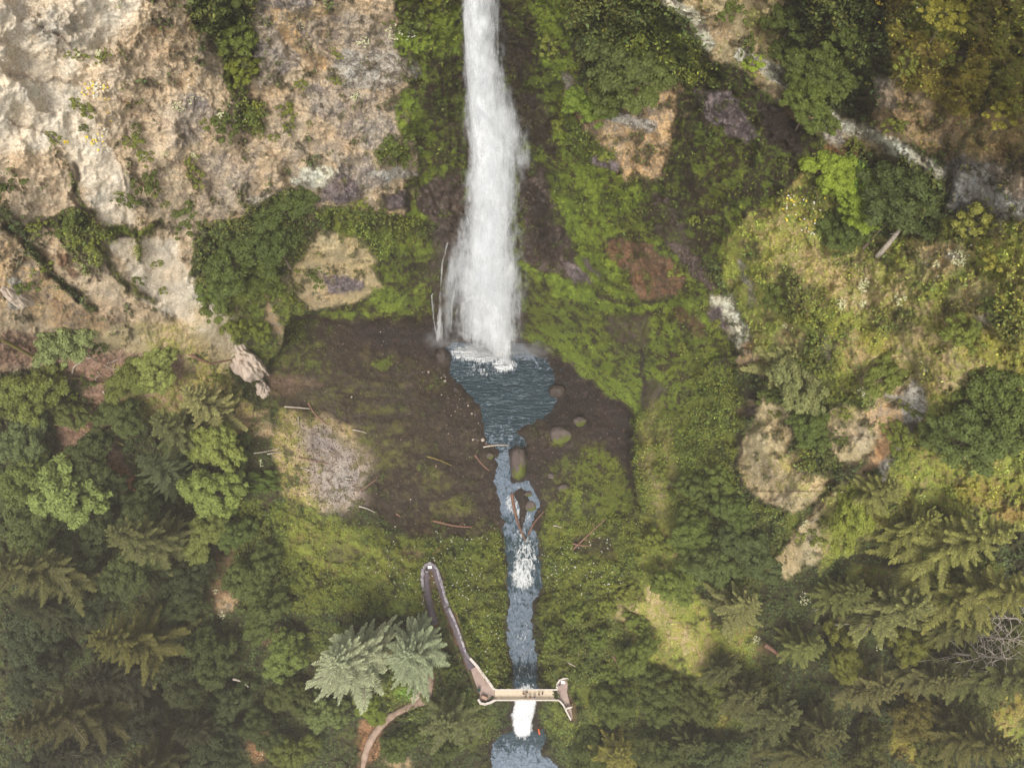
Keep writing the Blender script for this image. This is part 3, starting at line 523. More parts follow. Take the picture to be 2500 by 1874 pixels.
# stream bed
for sd_ in (sdP, sdL, sdV):
    paint((slice(None), sstep(-16, -2, sd_ + EDG * 12)), 'wet', .8)
shade = 1 + fbm(PX / 30, PY / 30, 300, 5, .6) * (.25 + .3 * RM) + fbm(PX / 7, PY / 7, 310, 3, .6) * (.1 + .25 * RM)
hue = fbm(PX / 45, PY / 45, 320, 4, .6) * .8
tint = np.stack([1 + hue * .26, 1 + hue * .04, 1 - hue * .24], -1)
for A_ in (CA, CB): A_ *= shade[..., None] * tint
CV *= (1 + fbm(PX / 50, PY / 50, 340, 4) * .7)[..., None] * tint
COV += fbm(PX / 9, PY / 9, 360, 4, .7) * (.15 + .85 * RM) + fbm(PX / 40, PY / 40, 370, 3) * .3
VEG *= sstep(-.12, .12, fbm(PX / 22, PY / 22, 380, 4, .6) + .06)
for k in PATHS:
    d = path_dense(k); 
    for (x, y, z, w) in d[::3]:
        r = int((w + 12) / STEP) + 1; i0 = int((x - X0) / STEP); j0 = int((y - Y0) / STEP)
        sl = (slice(max(j0 - r, 0), j0 + r), slice(max(i0 - r, 0), i0 + r)); VEG[sl] *= np.hypot(PX[sl] - x, PY[sl] - y) > w + 4

def cells(x, y, seed):
    """domed cells: 1 in the middle of a bush, 0 between bushes"""
    rs = np.random.RandomState(seed); JX = rs.rand(128, 128).astype(np.float32); JY = rs.rand(128, 128).astype(np.float32); SZ = rs.rand(128, 128).astype(np.float32)
    xi = np.floor(x).astype(np.int32); yi = np.floor(y).astype(np.int32); best = np.zeros(x.shape, np.float32)
    for di in (-1, 0, 1):
        for dj in (-1, 0, 1):
            a = (xi + di) & 127; b = (yi + dj) & 127
            d2 = (xi + di + JX[a, b] - x) ** 2 + (yi + dj + JY[a, b] - y) ** 2; r2 = (.45 + .5 * SZ[a, b]) ** 2
            best = np.maximum(best, np.sqrt(np.clip(1 - d2 / r2, 0, 1)) * (.5 + .5 * SZ[a, b]))
    return best
pathy = np.zeros((NY, NX), bool)
for k in PATHS: pathy |= seg_dist(PX, PY, path_dense(k, 3)[:, :2].tolist()) < 45
from_det = DET * (1 - RM) * np.where(PY > 1200, 0, 1); ZC -= from_det
ux = PX + WRP[1][0] * 22; uy = PY + WRP[1][1] * 22
lump = cells(ux / 30, uy / 30, 1) * 1.5 + cells(ux / 12, uy / 12, 2) * .75 + cells(ux / 5.5, uy / 5.5, 3) * .35
lump = lump * np.clip(VEG, 0, 1.3) * np.where(sdP > -10, 0, 1)
cov_l = lump / 2.6
ZC += lump * np.where(PY > 1120, .75, 1); ZF += lump * .35
# ---------------------------------------------------------------- terrain meshes
PRM = np.stack([np.clip(COV, 0, 1), BMP, GLS], -1)
VC = P(PX, PY, ZC); VF = P(PX, PY, ZF)
def grid_mesh(name, V, vmask, mat=TER, extra=None):
    fm = vmask[:-1, :-1] & vmask[1:, :-1] & vmask[1:, 1:] & vmask[:-1, 1:]
    j, i = np.nonzero(fm); a = j * NX + i
    q = np.stack([a, a + NX, a + NX + 1, a + 1], -1)
    used = np.zeros(NX * NY, bool); used[q.ravel()] = True
    rm = np.cumsum(used) - 1; q = rm[q]; at = lambda A_: A_.reshape(-1, 3)[used]
    v = V.reshape(-1, 3)[used]; ca, cb, pr = at(CA), at(CB), at(PRM)
    if extra: v, q, ca, cb, pr = extra(v, q, ca, cb, pr)
    o = mesh_np(name, v, q, mat=mat, attrs={'ca': (ca, 'FLOAT_COLOR'), 'cb': (cb, 'FLOAT_COLOR'), 'prm': (pr, 'FLOAT_COLOR')})
    o['kind'] = 'structure'; return o
BC = np.array([0., 52.])
def skirt(v, q, ca, cb, pr):
    """the undercut behind the lip of the rock wall: boundary of the hole goes back and down"""
    e = np.concatenate([q[:, [0, 1]], q[:, [1, 2]], q[:, [2, 3]], q[:, [3, 0]]]); n = len(v)
    key = e[:, 0].astype(np.int64) * n + e[:, 1]; rk = e[:, 1].astype(np.int64) * n + e[:, 0]
    be = e[~np.isin(key, rk)]
    px, py = project(v[be[:, 0]]); ok = (np.abs(px - 1100) < 520) & (py > 740) & (py < 1285) & ~((px < 760) & (py > 1000))
    be = be[ok]; ids = np.unique(be); m = {k: i for i, k in enumerate(ids)}; b = v[ids]
    out = b[:, :2] - BC; out = out / np.linalg.norm(out, axis=1, keepdims=True)
    hv = b[:, :2] / (CAMH - b[:, 2:3]); rows = [b]            # away from the open basin and into the rock
    for k, (o_, dz) in enumerate(((.5, .8), (1.2, 3), (1.8, 7), (1.8, 26))):
        r = b.copy(); r[:, :2] += out * o_ + hv * dz * (1.12 if k < 3 else .8); r[:, 2] -= dz; rows.append(r)
    base = len(v); nb = len(ids); nv = np.concatenate([v] + rows[1:]); off = [None] + [base + i * nb for i in range(4)]
    A = np.array([m[a] for a in be[:, 0]]); B = np.array([m[a] for a in be[:, 1]]); qq = [q]
    for k in range(4):
        if k == 0: qq.append(np.stack([be[:, 1], be[:, 0], off[1] + A, off[1] + B], -1))
        else: qq.append(np.stack([off[k] + B, off[k] + A, off[k + 1] + A, off[k + 1] + B], -1))
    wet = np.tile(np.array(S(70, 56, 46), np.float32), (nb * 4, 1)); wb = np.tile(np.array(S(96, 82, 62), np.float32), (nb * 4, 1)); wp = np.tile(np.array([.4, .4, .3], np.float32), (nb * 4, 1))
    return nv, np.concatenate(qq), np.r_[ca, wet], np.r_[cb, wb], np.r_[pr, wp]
low = (PY > 1275 + fbm(PX / 80, PY / 80, 400, 3) * 60) | ((PX < 560) & (PY > 900 + (PX > 400) * 60)) 
out = sF < 0
def dil(m): 
    r = m.copy(); r[1:] |= m[:-1]; r[:-1] |= m[1:]; q = r.copy(); q[:, 1:] |= r[:, :-1]; q[:, :-1] |= r[:, 1:]; return q
grid_mesh('cliff', VC, out & dil(~low), extra=skirt)
grid_mesh('hillside', VC, out & low)
# ground under the rock lips is bare and wet
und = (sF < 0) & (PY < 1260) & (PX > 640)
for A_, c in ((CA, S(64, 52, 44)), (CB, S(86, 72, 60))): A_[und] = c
fl = (sF > -45) & (PY < 1345) | (sF > -6)
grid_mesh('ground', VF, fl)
# ---------------------------------------------------------------- leaves
def leaf_mat(name, rough=.65, tr=.25):
    m, n, l, b = new_mat(name, rough, .25)
    at = n.new('ShaderNodeAttribute'); at.attribute_name = 'lc'
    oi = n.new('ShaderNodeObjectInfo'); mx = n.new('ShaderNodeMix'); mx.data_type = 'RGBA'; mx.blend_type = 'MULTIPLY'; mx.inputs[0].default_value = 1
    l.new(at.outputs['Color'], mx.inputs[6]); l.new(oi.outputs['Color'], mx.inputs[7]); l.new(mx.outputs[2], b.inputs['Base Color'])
    return m
LEAF = leaf_mat("leaf"); NEEDLE = leaf_mat("needle", .75)
BARK = noise_mat("bark", S(96, 82, 70), S(140, 126, 112), 3, .9, .05)
DEAD = noise_mat("dead_wood", S(150, 138, 124), S(205, 194, 180), 4, .9, .03)
WOODB = noise_mat("wet_wood", S(92, 66, 54), S(138, 104, 86), 4, .7, .03)
WOODR = noise_mat("red_wood", S(122, 88, 74), S(158, 124, 106), 4, .8, .03)
MOSSW = noise_mat("mossy_wood", S(96, 96, 44), S(150, 132, 80), 3, .9, .05)
rs = np.random.RandomState(5)
def unit(v): return v / (np.linalg.norm(v, axis=-1, keepdims=True) + 1e-9)
def leaf_quads(c, nrm, size, aspect=.6, jit=.6, fold=.15):
    """kite shaped leaves: centre, facing direction, half length"""
    n = len(c); nn = unit(nrm + rs.normal(0, jit, (n, 3))); t = unit(np.cross(nn, rs.normal(0, 1, (n, 3)))); b = np.cross(nn, t)
    s = np.asarray(size).reshape(-1, 1) * np.ones((n, 1))
    v = np.stack([c - t * s, c + b * s * aspect - nn * s * fold, c + t * s, c - b * s * aspect - nn * s * fold], 1)
    return v.reshape(-1, 3), np.arange(n * 4).reshape(-1, 4)
def scatter_leaves():
    V = np.where(inF[..., None], P(PX, PY, ZF), P(PX, PY, ZC))
    du = np.zeros_like(V); dv = np.zeros_like(V); du[:, 1:-1] = V[:, 2:] - V[:, :-2]; dv[1:-1] = V[2:] - V[:-2]
    N = np.cross(dv, du); A_ = np.linalg.norm(N, axis=-1) / 4; N = unit(N)
    A_ = np.clip(A_, 0, .5); N = np.where(N[..., 2:] < 0, -N, N)
    inside = (PX > -90) & (PX < 2590) & (PY > -90) & (PY < 1960)
    dens = np.where(inside, VEG, 0) * A_ / np.maximum(LSZ, .2) ** 2 * .55
    dens *= (.35 + .65 * sstep(.15, .55, cov_l)) + .15
    idx = np.nonzero(rs.rand(*dens.shape) < dens)
    c = V[idx]; nrm = N[idx]; col = CV[idx]; sz = LSZ[idx]
    rep = 3; c = np.repeat(c, rep, 0); nrm = np.repeat(nrm, rep, 0); col = np.repeat(col, rep, 0); sz = np.repeat(sz, rep)
    c = c + rs.normal(0, .22, c.shape) + nrm * rs.rand(len(c), 1) * .45
    up = nrm * .6 + np.array([0, -.15, .7])
    v, q = leaf_quads(c, up, sz * (.35 + .5 * rs.rand(len(c))), .55, .55)
    k = np.exp(rs.normal(0, .28, (len(c), 1))); hue = rs.normal(0, .12, (len(c), 1))
    col = col * k * np.concatenate([1 + hue, np.ones_like(hue), 1 - hue], 1)
    o = mesh_np('undergrowth', v, q, mat=LEAF, smooth=False, attrs={'lc': (np.repeat(col, 4, 0), 'FLOAT_COLOR')})
    tag(o, kind='stuff'); print('leaves', len(c))
scatter_leaves()
def flowers(name, spots, mat, n, spread, size):
    cs = []
    for (x, y, r, k) in spots:
        for _ in range(int(n * k)):
            a = rs.rand() * 6.283; q = r * math.sqrt(rs.rand()); cs.append(G(x + q * math.cos(a), y + q * math.sin(a)) + Vector((0, -.1, .75)))
    c = np.array(cs); rep = 3; c = np.repeat(c, rep, 0) + rs.normal(0, spread, (len(c) * rep, 3)) * [1, 1, .3]
    v, q = leaf_quads(c, np.tile([0, -.3, 1.], (len(c), 1)), size * (.6 + .7 * rs.rand(len(c))), .8, .4)
    o = mesh_np(name, v, q, mat=mat, smooth=False); tag(o, kind='stuff')
WHITEF = noise_mat("petals_white", S(196, 196, 180), S(222, 222, 208), 2, .8, 0); YELF = noise_mat("petals_yellow", S(222, 196, 50), S(236, 212, 70), 2, .8, 0); CREAM = noise_mat("petals_cream", S(186, 188, 144), S(208, 208, 168), 2, .8, 0)
flowers('white_meadow_flowers', [(1000,1380,70,.6),(1120,1360,90,1.2),(1120,1450,60,.7),(1180,1550,50,.3),(1440,1390,90,.9),(1500,1420,50,.5),(1350,1370,50,.4),(1450,1340,60,.2),(950,1400,60,.3),(1180,1620,40,.1),(1500,1260,60,.08),(660,1330,80,.05)], WHITEF, 34, .07, .11)
flowers('cream_shrub_blossom', [(300,20,12,.5),(200,140,8,.4),(250,140,9,.5),(215,270,9,.5),(440,270,14,.5),(475,255,10,.3),(545,295,12,.6),(590,300,16,.7),(355,385,11,.5),(408,384,9,.4),(480,385,8,.4),(735,70,10,.3),(965,85,20,.7),(890,110,14,.5),(870,245,10,.4),(2250,45,24,.8),(2265,20,12,.3),
  (2335,355,12,.6),(2330,635,20,1),(2280,650,10,.3),(2105,700,16,.9),(2190,735,18,.6),(2050,745,14,.6),(2100,745,8,.3),(2245,890,22,.7),(2100,960,14,.6),(1920,800,12,.5),(1960,1280,12,.3),(2065,1350,9,.3),(1960,1460,16,.6),(1845,1560,10,.4),(2140,1580,8,.3),(2325,1560,12,.5),(2330,1665,10,.3),(2345,1115,12,.4),
  (490,735,30,.6),(540,700,14,.2),(640,1130,10,.2),(530,1445,8,.3),(545,1500,9,.4),(640,1830,10,.3)], CREAM, 46, .10, .11)
flowers('small_cliff_flowers', [(240,230,26,.7),(260,350,30,.5),(245,345,14,.2),(1950,530,60,.6),(2060,570,30,.4),(2050,560,50,.3),(210,190,60,.2),(450,205,40,.1),(380,560,40,.05),(1640,190,10,.1),(1000,90,20,.2),(2300,620,80,.3)], WHITEF, 50, .04, .12)
flowers('yellow_cliff_flowers', [(225,225,22,.2),(268,238,20,.2),(240,350,26,.25),(275,295,14,.15),(170,353,8,.1),(1950,510,50,.25),(2060,520,30,.2),(2000,530,60,.15),(2140,15,10,.1),(2400,125,6,.2),(2430,40,20,.1),(2150,60,14,.05)], YELF, 50, .06, .15)

# ---------------------------------------------------------------- tree prototypes
def tube(pts, rad, n=6):
    """tapered bent tube; returns verts, quads"""
    pts = np.array(pts, float); V = []; Q = []
    for i, p in enumerate(pts):
        d = pts[min(i + 1, len(pts) - 1)] - pts[max(i - 1, 0)]; d /= np.linalg.norm(d) + 1e-9
        a = np.cross(d, [0.31, .95, .1]); a /= np.linalg.norm(a); b = np.cross(d, a)
        for k in range(n):
            t = 6.2832 * k / n; V.append(p + (a * math.cos(t) + b * math.sin(t)) * rad[i])
    for i in range(len(pts) - 1):
        for k in range(n):
            Q.append((i * n + k, i * n + (k + 1) % n, (i + 1) * n + (k + 1) % n, (i + 1) * n + k))
    return np.array(V), np.array(Q)
def join(parts):
    V, Q, o = [], [], 0
    for v, q in parts: V.append(v); Q.append(q + o); o += len(v)
    return np.concatenate(V), np.concatenate(Q)
def conifer(h, Rr, nb, seed, droop=.3, dens=1.0, wid=.3, bare=.12, wood=True):
    g = np.random.RandomState(seed); C, Nn, Sz, Dr, K = [], [], [], [], []; tr = [tube([(0, 0, -6), (0, 0, h * .4), (0, 0, h)], [h * .013, h * .009, .03], 7)]
    for k in range(nb):
        t = ((k + .5) / nb) ** .85; z = h * (bare + (1 - bare) * t); Lb = (Rr * (1 - t) ** .72 * (.62 + .6 * g.rand()) + .5)
        az = k * 2.39996 + g.normal(0, .25); el = math.radians(-8 + 50 * t ** 1.5 + g.normal(0, 6))
        d = np.array([math.cos(az), math.sin(az), 0]); side = np.array([-d[1], d[0], 0]); ns = max(5, int(Lb / .26 * dens)); s = np.linspace(.12, 1, ns)
        bend = g.normal(0, .12)
        ax = np.array([0, 0, z]) + d * (Lb * s)[:, None] * math.cos(el) + side * (bend * Lb * s ** 2)[:, None]; ax[:, 2] += Lb * s * math.sin(el) - droop * Lb * s ** 2 * (1 - t) + .12 * Lb * s ** 4
        if wood and k % 2 == 0: tr.append(tube([[0, 0, z], ax[len(ax) // 2], ax[-1]], [.02 * Lb, .012 * Lb, .01], 3))
        for sg in (-1, 1, 0):
            ln = (.24 * Lb * (1.04 - s) ** .9 + .16) * (.7 + .6 * g.rand(ns)) * (.55 if sg == 0 else 1)
            dd = d[None] * (.75 if sg else 1) + side[None] * sg * (.8 + .2 * g.rand(ns))[:, None] + np.array([0, 0, -.12]) + g.normal(0, .12, (ns, 3)); dd = unit(dd)
            for f in (.35, .72) if sg else (.5,):
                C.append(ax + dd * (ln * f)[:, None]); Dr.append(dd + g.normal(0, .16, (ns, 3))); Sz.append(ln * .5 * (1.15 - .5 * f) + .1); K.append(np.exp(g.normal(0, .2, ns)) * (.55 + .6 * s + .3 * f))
    C, Dr, Sz, K = np.concatenate(C), unit(np.concatenate(Dr)), np.concatenate(Sz), np.concatenate(K)
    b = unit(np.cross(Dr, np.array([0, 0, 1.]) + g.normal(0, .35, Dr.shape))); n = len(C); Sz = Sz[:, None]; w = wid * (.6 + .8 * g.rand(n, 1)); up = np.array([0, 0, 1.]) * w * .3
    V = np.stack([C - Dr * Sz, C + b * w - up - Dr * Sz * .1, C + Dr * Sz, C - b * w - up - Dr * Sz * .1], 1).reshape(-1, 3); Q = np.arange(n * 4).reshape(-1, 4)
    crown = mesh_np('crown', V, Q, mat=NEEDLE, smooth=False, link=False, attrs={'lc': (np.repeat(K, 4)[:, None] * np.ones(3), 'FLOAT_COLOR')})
    v, q = join(tr); return crown, mesh_np('trunk', v, q, mat=BARK, link=False)
def broadleaf(h, Rr, seed, nl=34, per=190, leaf=.34, flat=.8, trunk=True):
    g = np.random.RandomState(seed); C, Nn, K = [], [], []; tr = [tube([(0, 0, -5), (0, 0, h * .35), (.2, .1, h * .7)], [h * .022, h * .018, h * .008], 7)]
    ph = g.rand(4) * 6.28
    for k in range(nl):
        u = 1 - (k + .5) / nl * 1.35; a = k * 2.39996 + g.normal(0, .5); r = math.sqrt(max(0, 1 - u * u)) ** .8; q = (.34 + .62 * g.rand() ** .7) * (1 + .26 * math.sin(2 * a + ph[0]) + .2 * math.sin(3 * a + ph[1]) + .1 * math.sin(5 * a + ph[2]))
        c = np.array([math.cos(a) * r * Rr * q, math.sin(a) * r * Rr * q, h - Rr * flat + u * Rr * flat * (.35 + .65 * g.rand())]); lr = Rr * (.08 + .12 * g.rand())
        n = int(per * 2.0 * (lr / Rr / .3) ** 2); w = unit(g.normal(0, 1, (n, 3))); w[:, 2] = np.abs(w[:, 2]) * .95 - .12; rad = lr * (.55 + .65 * g.rand(n, 1) ** .7)
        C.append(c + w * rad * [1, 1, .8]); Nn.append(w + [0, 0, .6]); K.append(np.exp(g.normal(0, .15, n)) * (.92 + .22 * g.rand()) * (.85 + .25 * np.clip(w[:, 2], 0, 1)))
        if k % 9 == 0: tr.append(tube([(0, 0, h * .4), c * [.5, .5, .8], c], [h * .01, h * .006, .02], 4))
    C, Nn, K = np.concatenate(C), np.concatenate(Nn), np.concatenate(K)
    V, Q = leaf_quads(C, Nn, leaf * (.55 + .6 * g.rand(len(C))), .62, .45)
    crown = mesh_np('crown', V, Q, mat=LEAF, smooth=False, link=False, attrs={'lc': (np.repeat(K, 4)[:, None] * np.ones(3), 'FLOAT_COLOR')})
    v, q = join(tr); return crown, mesh_np('trunk', v, q, mat=BARK, link=False)
PROTO = {
 'fir': [conifer(40, 9, 118, 11 + i, .34 + .06 * i, 1.3, .13) for i in range(3)],
 'pale': [conifer(34, 10.5, 165, 21 + i, .3, 1.3, .10) for i in range(2)],
 'small': [conifer(18, 5.4, 64, 31 + i, .25, 1.3, .12) for i in range(2)],
 'pine': [conifer(28, 8, 90, 41 + i, .1, 1.2, .24) for i in range(2)],
 'broad': [broadleaf(16, 7.4, 51 + i, 150, 210, .36) for i in range(6)],
 'shrub': [broadleaf(2.4, 2.1, 61 + i, 34, 90, .17, .9) for i in range(4)],
 'bush': [broadleaf(6, 4.6, 71 + i, 70, 170, .26, .8) for i in range(4)],
}
HT = {'fir': 40, 'pale': 34, 'small': 18, 'pine': 28, 'broad': 16, 'shrub': 2.6, 'bush': 6}
NAME = {'fir': 'fir_tree', 'pale': 'fir_tree', 'small': 'fir_tree', 'pine': 'pine_tree', 'broad': 'maple_tree', 'shrub': 'shrub', 'bush': 'bush'}
CAT = {'fir': 'tree', 'pale': 'tree', 'small': 'tree', 'pine': 'tree', 'broad': 'tree', 'shrub': 'shrub', 'bush': 'bush'}
GRP = {'fir_tree': 'fir trees on the lower slopes', 'pine_tree': 'pine trees on the right slope', 'maple_tree': 'broadleaf trees in the forest', 'shrub': 'small shrubs on the rock walls', 'bush': 'large bushes on the slopes'}
LOG_T = []
def plant(kind, px, py, s=1.0, col=(84, 96, 50), apex=False, label=None, var=None, tall=1.0):
    if kind == 'pine' and px > 1600: s *= .88
    h = HT[kind] * s * tall
    if apex:
        zb = float(Zg(px, py)) * .5
        for _ in range(8):
            top = P(px, py, zb + h * .97); bx, by = project((top[0], top[1], zb)); zb = .5 * zb + .5 * float(Zg(bx, by))
        loc = (top[0], top[1], zb)
    else:
        loc = tuple(P(px, py, float(Zg(px, py))))
    v = PROTO[kind][(len(LOG_T) if var is None else var) % len(PROTO[kind])]
    e = bpy.data.objects.new(NAME[kind], None); scene.collection.objects.link(e); e.empty_display_size = .5
    e.location = loc; e.rotation_euler = (rs.normal(0, .02), rs.normal(0, .02), rs.rand() * 6.283); a_ = 1 + rs.normal(0, .1); e.scale = (s * a_, s / a_, s * tall)
    k = rs.normal(0, .06)
    for nm, me in (('crown', v[0]), ('trunk', v[1])):
        o = bpy.data.objects.new(nm if kind not in ('shrub', 'bush') else {'crown': 'foliage', 'trunk': 'stem'}[nm], me); scene.collection.objects.link(o); o.parent = e
        if nm == 'crown': o.color = (*[c * (1 + k) for c in S(*WARM_DIM(col, px, py))], 1)
    e['category'] = CAT[kind]; e['group'] = GRP[NAME[kind]]
    if label: e['label'] = label
    LOG_T.append((e, kind, px, py, s, col, label)); return e
WARM_DIM = lambda c, px, py: tuple(v * k * (1 - .30 * float(sstep(1150, 1500, py) * sstep(750, 450, px)) - .16 * float(sstep(1450, 1800, py)) - .10 * float(sstep(1600, 1800, px) * sstep(1250, 1450, py))) for v, k in zip(c, ((1.02, .98, .82) if px < 700 and py > 1000 else (1.07, 1.0, .80)) if c[2] < 110 else (.97, 1, .96)))  # warms leaf colour and bakes corner vignette into it, besides darker species
# --- big conifers, crown tip pixels
OL, GY, DK, BG, PALE = (112,112,58), (96,102,66), (72,80,46), (92,104,74), (152,154,124)
for q in [('fir',53,1752,1.0,OL,"olive fir leaning out of the dark bottom left corner, its tip at the left"),
 ('fir',226,1560,.86,(124,126,66),"broad olive fir with bare grey twigs, in the left forest below the landslip rocks"),
 ('fir',262,1284,.8,GY,"grey green fir just left of the brown rock strip at the meadow's edge"),
 ('fir',-14,1372,.9,(104,108,66),"fir cut by the left edge of the picture, halfway down the forest"),
 ('fir',285,1893,.8,OL,"olive fir cut by the bottom edge, right of the big olive fir"),
 ('fir',185,1665,.8,(74,78,48),"dark grey fir half hidden behind the olive fir in the bottom left corner"),
 ('pale',815,1622,.9,PALE,"pale silvery fir, the larger of the two beside the footpath"),
 ('pale',990,1590,.74,(142,148,118),"pale grey green fir, the smaller of the two, touching the hairpin path"),
 ('small',1088,1768,1.3,BG,"bluish green fir between the lower path and the waterfall basin"),
 ('small',1524,1858,1.1,(118,122,64),"yellowish star shaped fir at the bottom edge right of the lower pool"),
 ('small',460,955,1.15,(116,122,92),"small grey green fir standing alone on the landslip ledge"),
 ('fir',345,1120,.62,(74,86,62),"dark bluish fir in front of the bright maple on the left slope"),
 ('small',377,1020,1.1,(84,92,62),"dark fir just below the small grey green fir on the ledge"),
 ('fir',2010,1575,.45,(112,126,78),"light green pointed fir on the right slope below the lone bare log"),
 ('pine',1836,1470,.8,(118,126,90),"round grey green pine below the tan rock wedge"),
 ('pine',2265,1465,1.05,(112,122,84),"largest grey green pine, in the middle of the right hand forest"),
 ('fir',2470,1290,.8,(108,116,72),"tall fir near the right edge below the ochre grass"),
 ('fir',2545,1425,.8,(110,116,68),"fir reaching in from the right edge above the dead firs"),
 ('pine',1860,1705,.75,(98,106,70),"dull green pine above the bottom edge, right of the lower pool"),
 ('pine',2060,1790,.75,(100,108,70),"dull green pine just left of the ochre clearing at the bottom right"),
 ('pine',2190,1675,.8,(108,112,76),"wide olive grey pine above the ochre clearing"),
 ('pine',2330,1650,.7,(104,110,74),"olive grey pine left of the dead branching fir"),
 ('fir',2010,1860,.6,(96,102,62),"fir cut by the bottom edge, right of centre"),
 ('fir',2530,1650,.75,(96,106,64),"dark fir at the right edge below the dead firs"),
 ('pine',1790,1640,.6,(92,102,66),"dull pine below the broken brown log"),
 ('fir',2480,1820,.7,(104,108,58),"fir in the bottom right corner"),
 ('fir',2120,1440,.5,(92,104,62),"narrow dark fir left of the largest grey green pine"),
 ('small',1940,1760,1.1,(96,108,72),"small fir between two dull pines near the bottom edge"),
 ('small',1960,830,.9,(116,124,92),None),('small',2190,1180,.8,(104,112,70),None),('fir',120,1850,.7,(76,82,48),None),('fir',430,1790,.6,(80,86,52),None),('fir',30,1480,.6,(72,80,48),None),
 ('pine',1700,1820,.6,(84,96,58),None),('pine',2390,1760,.6,(96,100,56),None),('fir',2420,1530,.5,(96,104,62),None),('pine',2300,1270,.7,(104,112,66),None)]:
    plant(q[0], q[1], q[2], q[3], q[4], True, q[5])
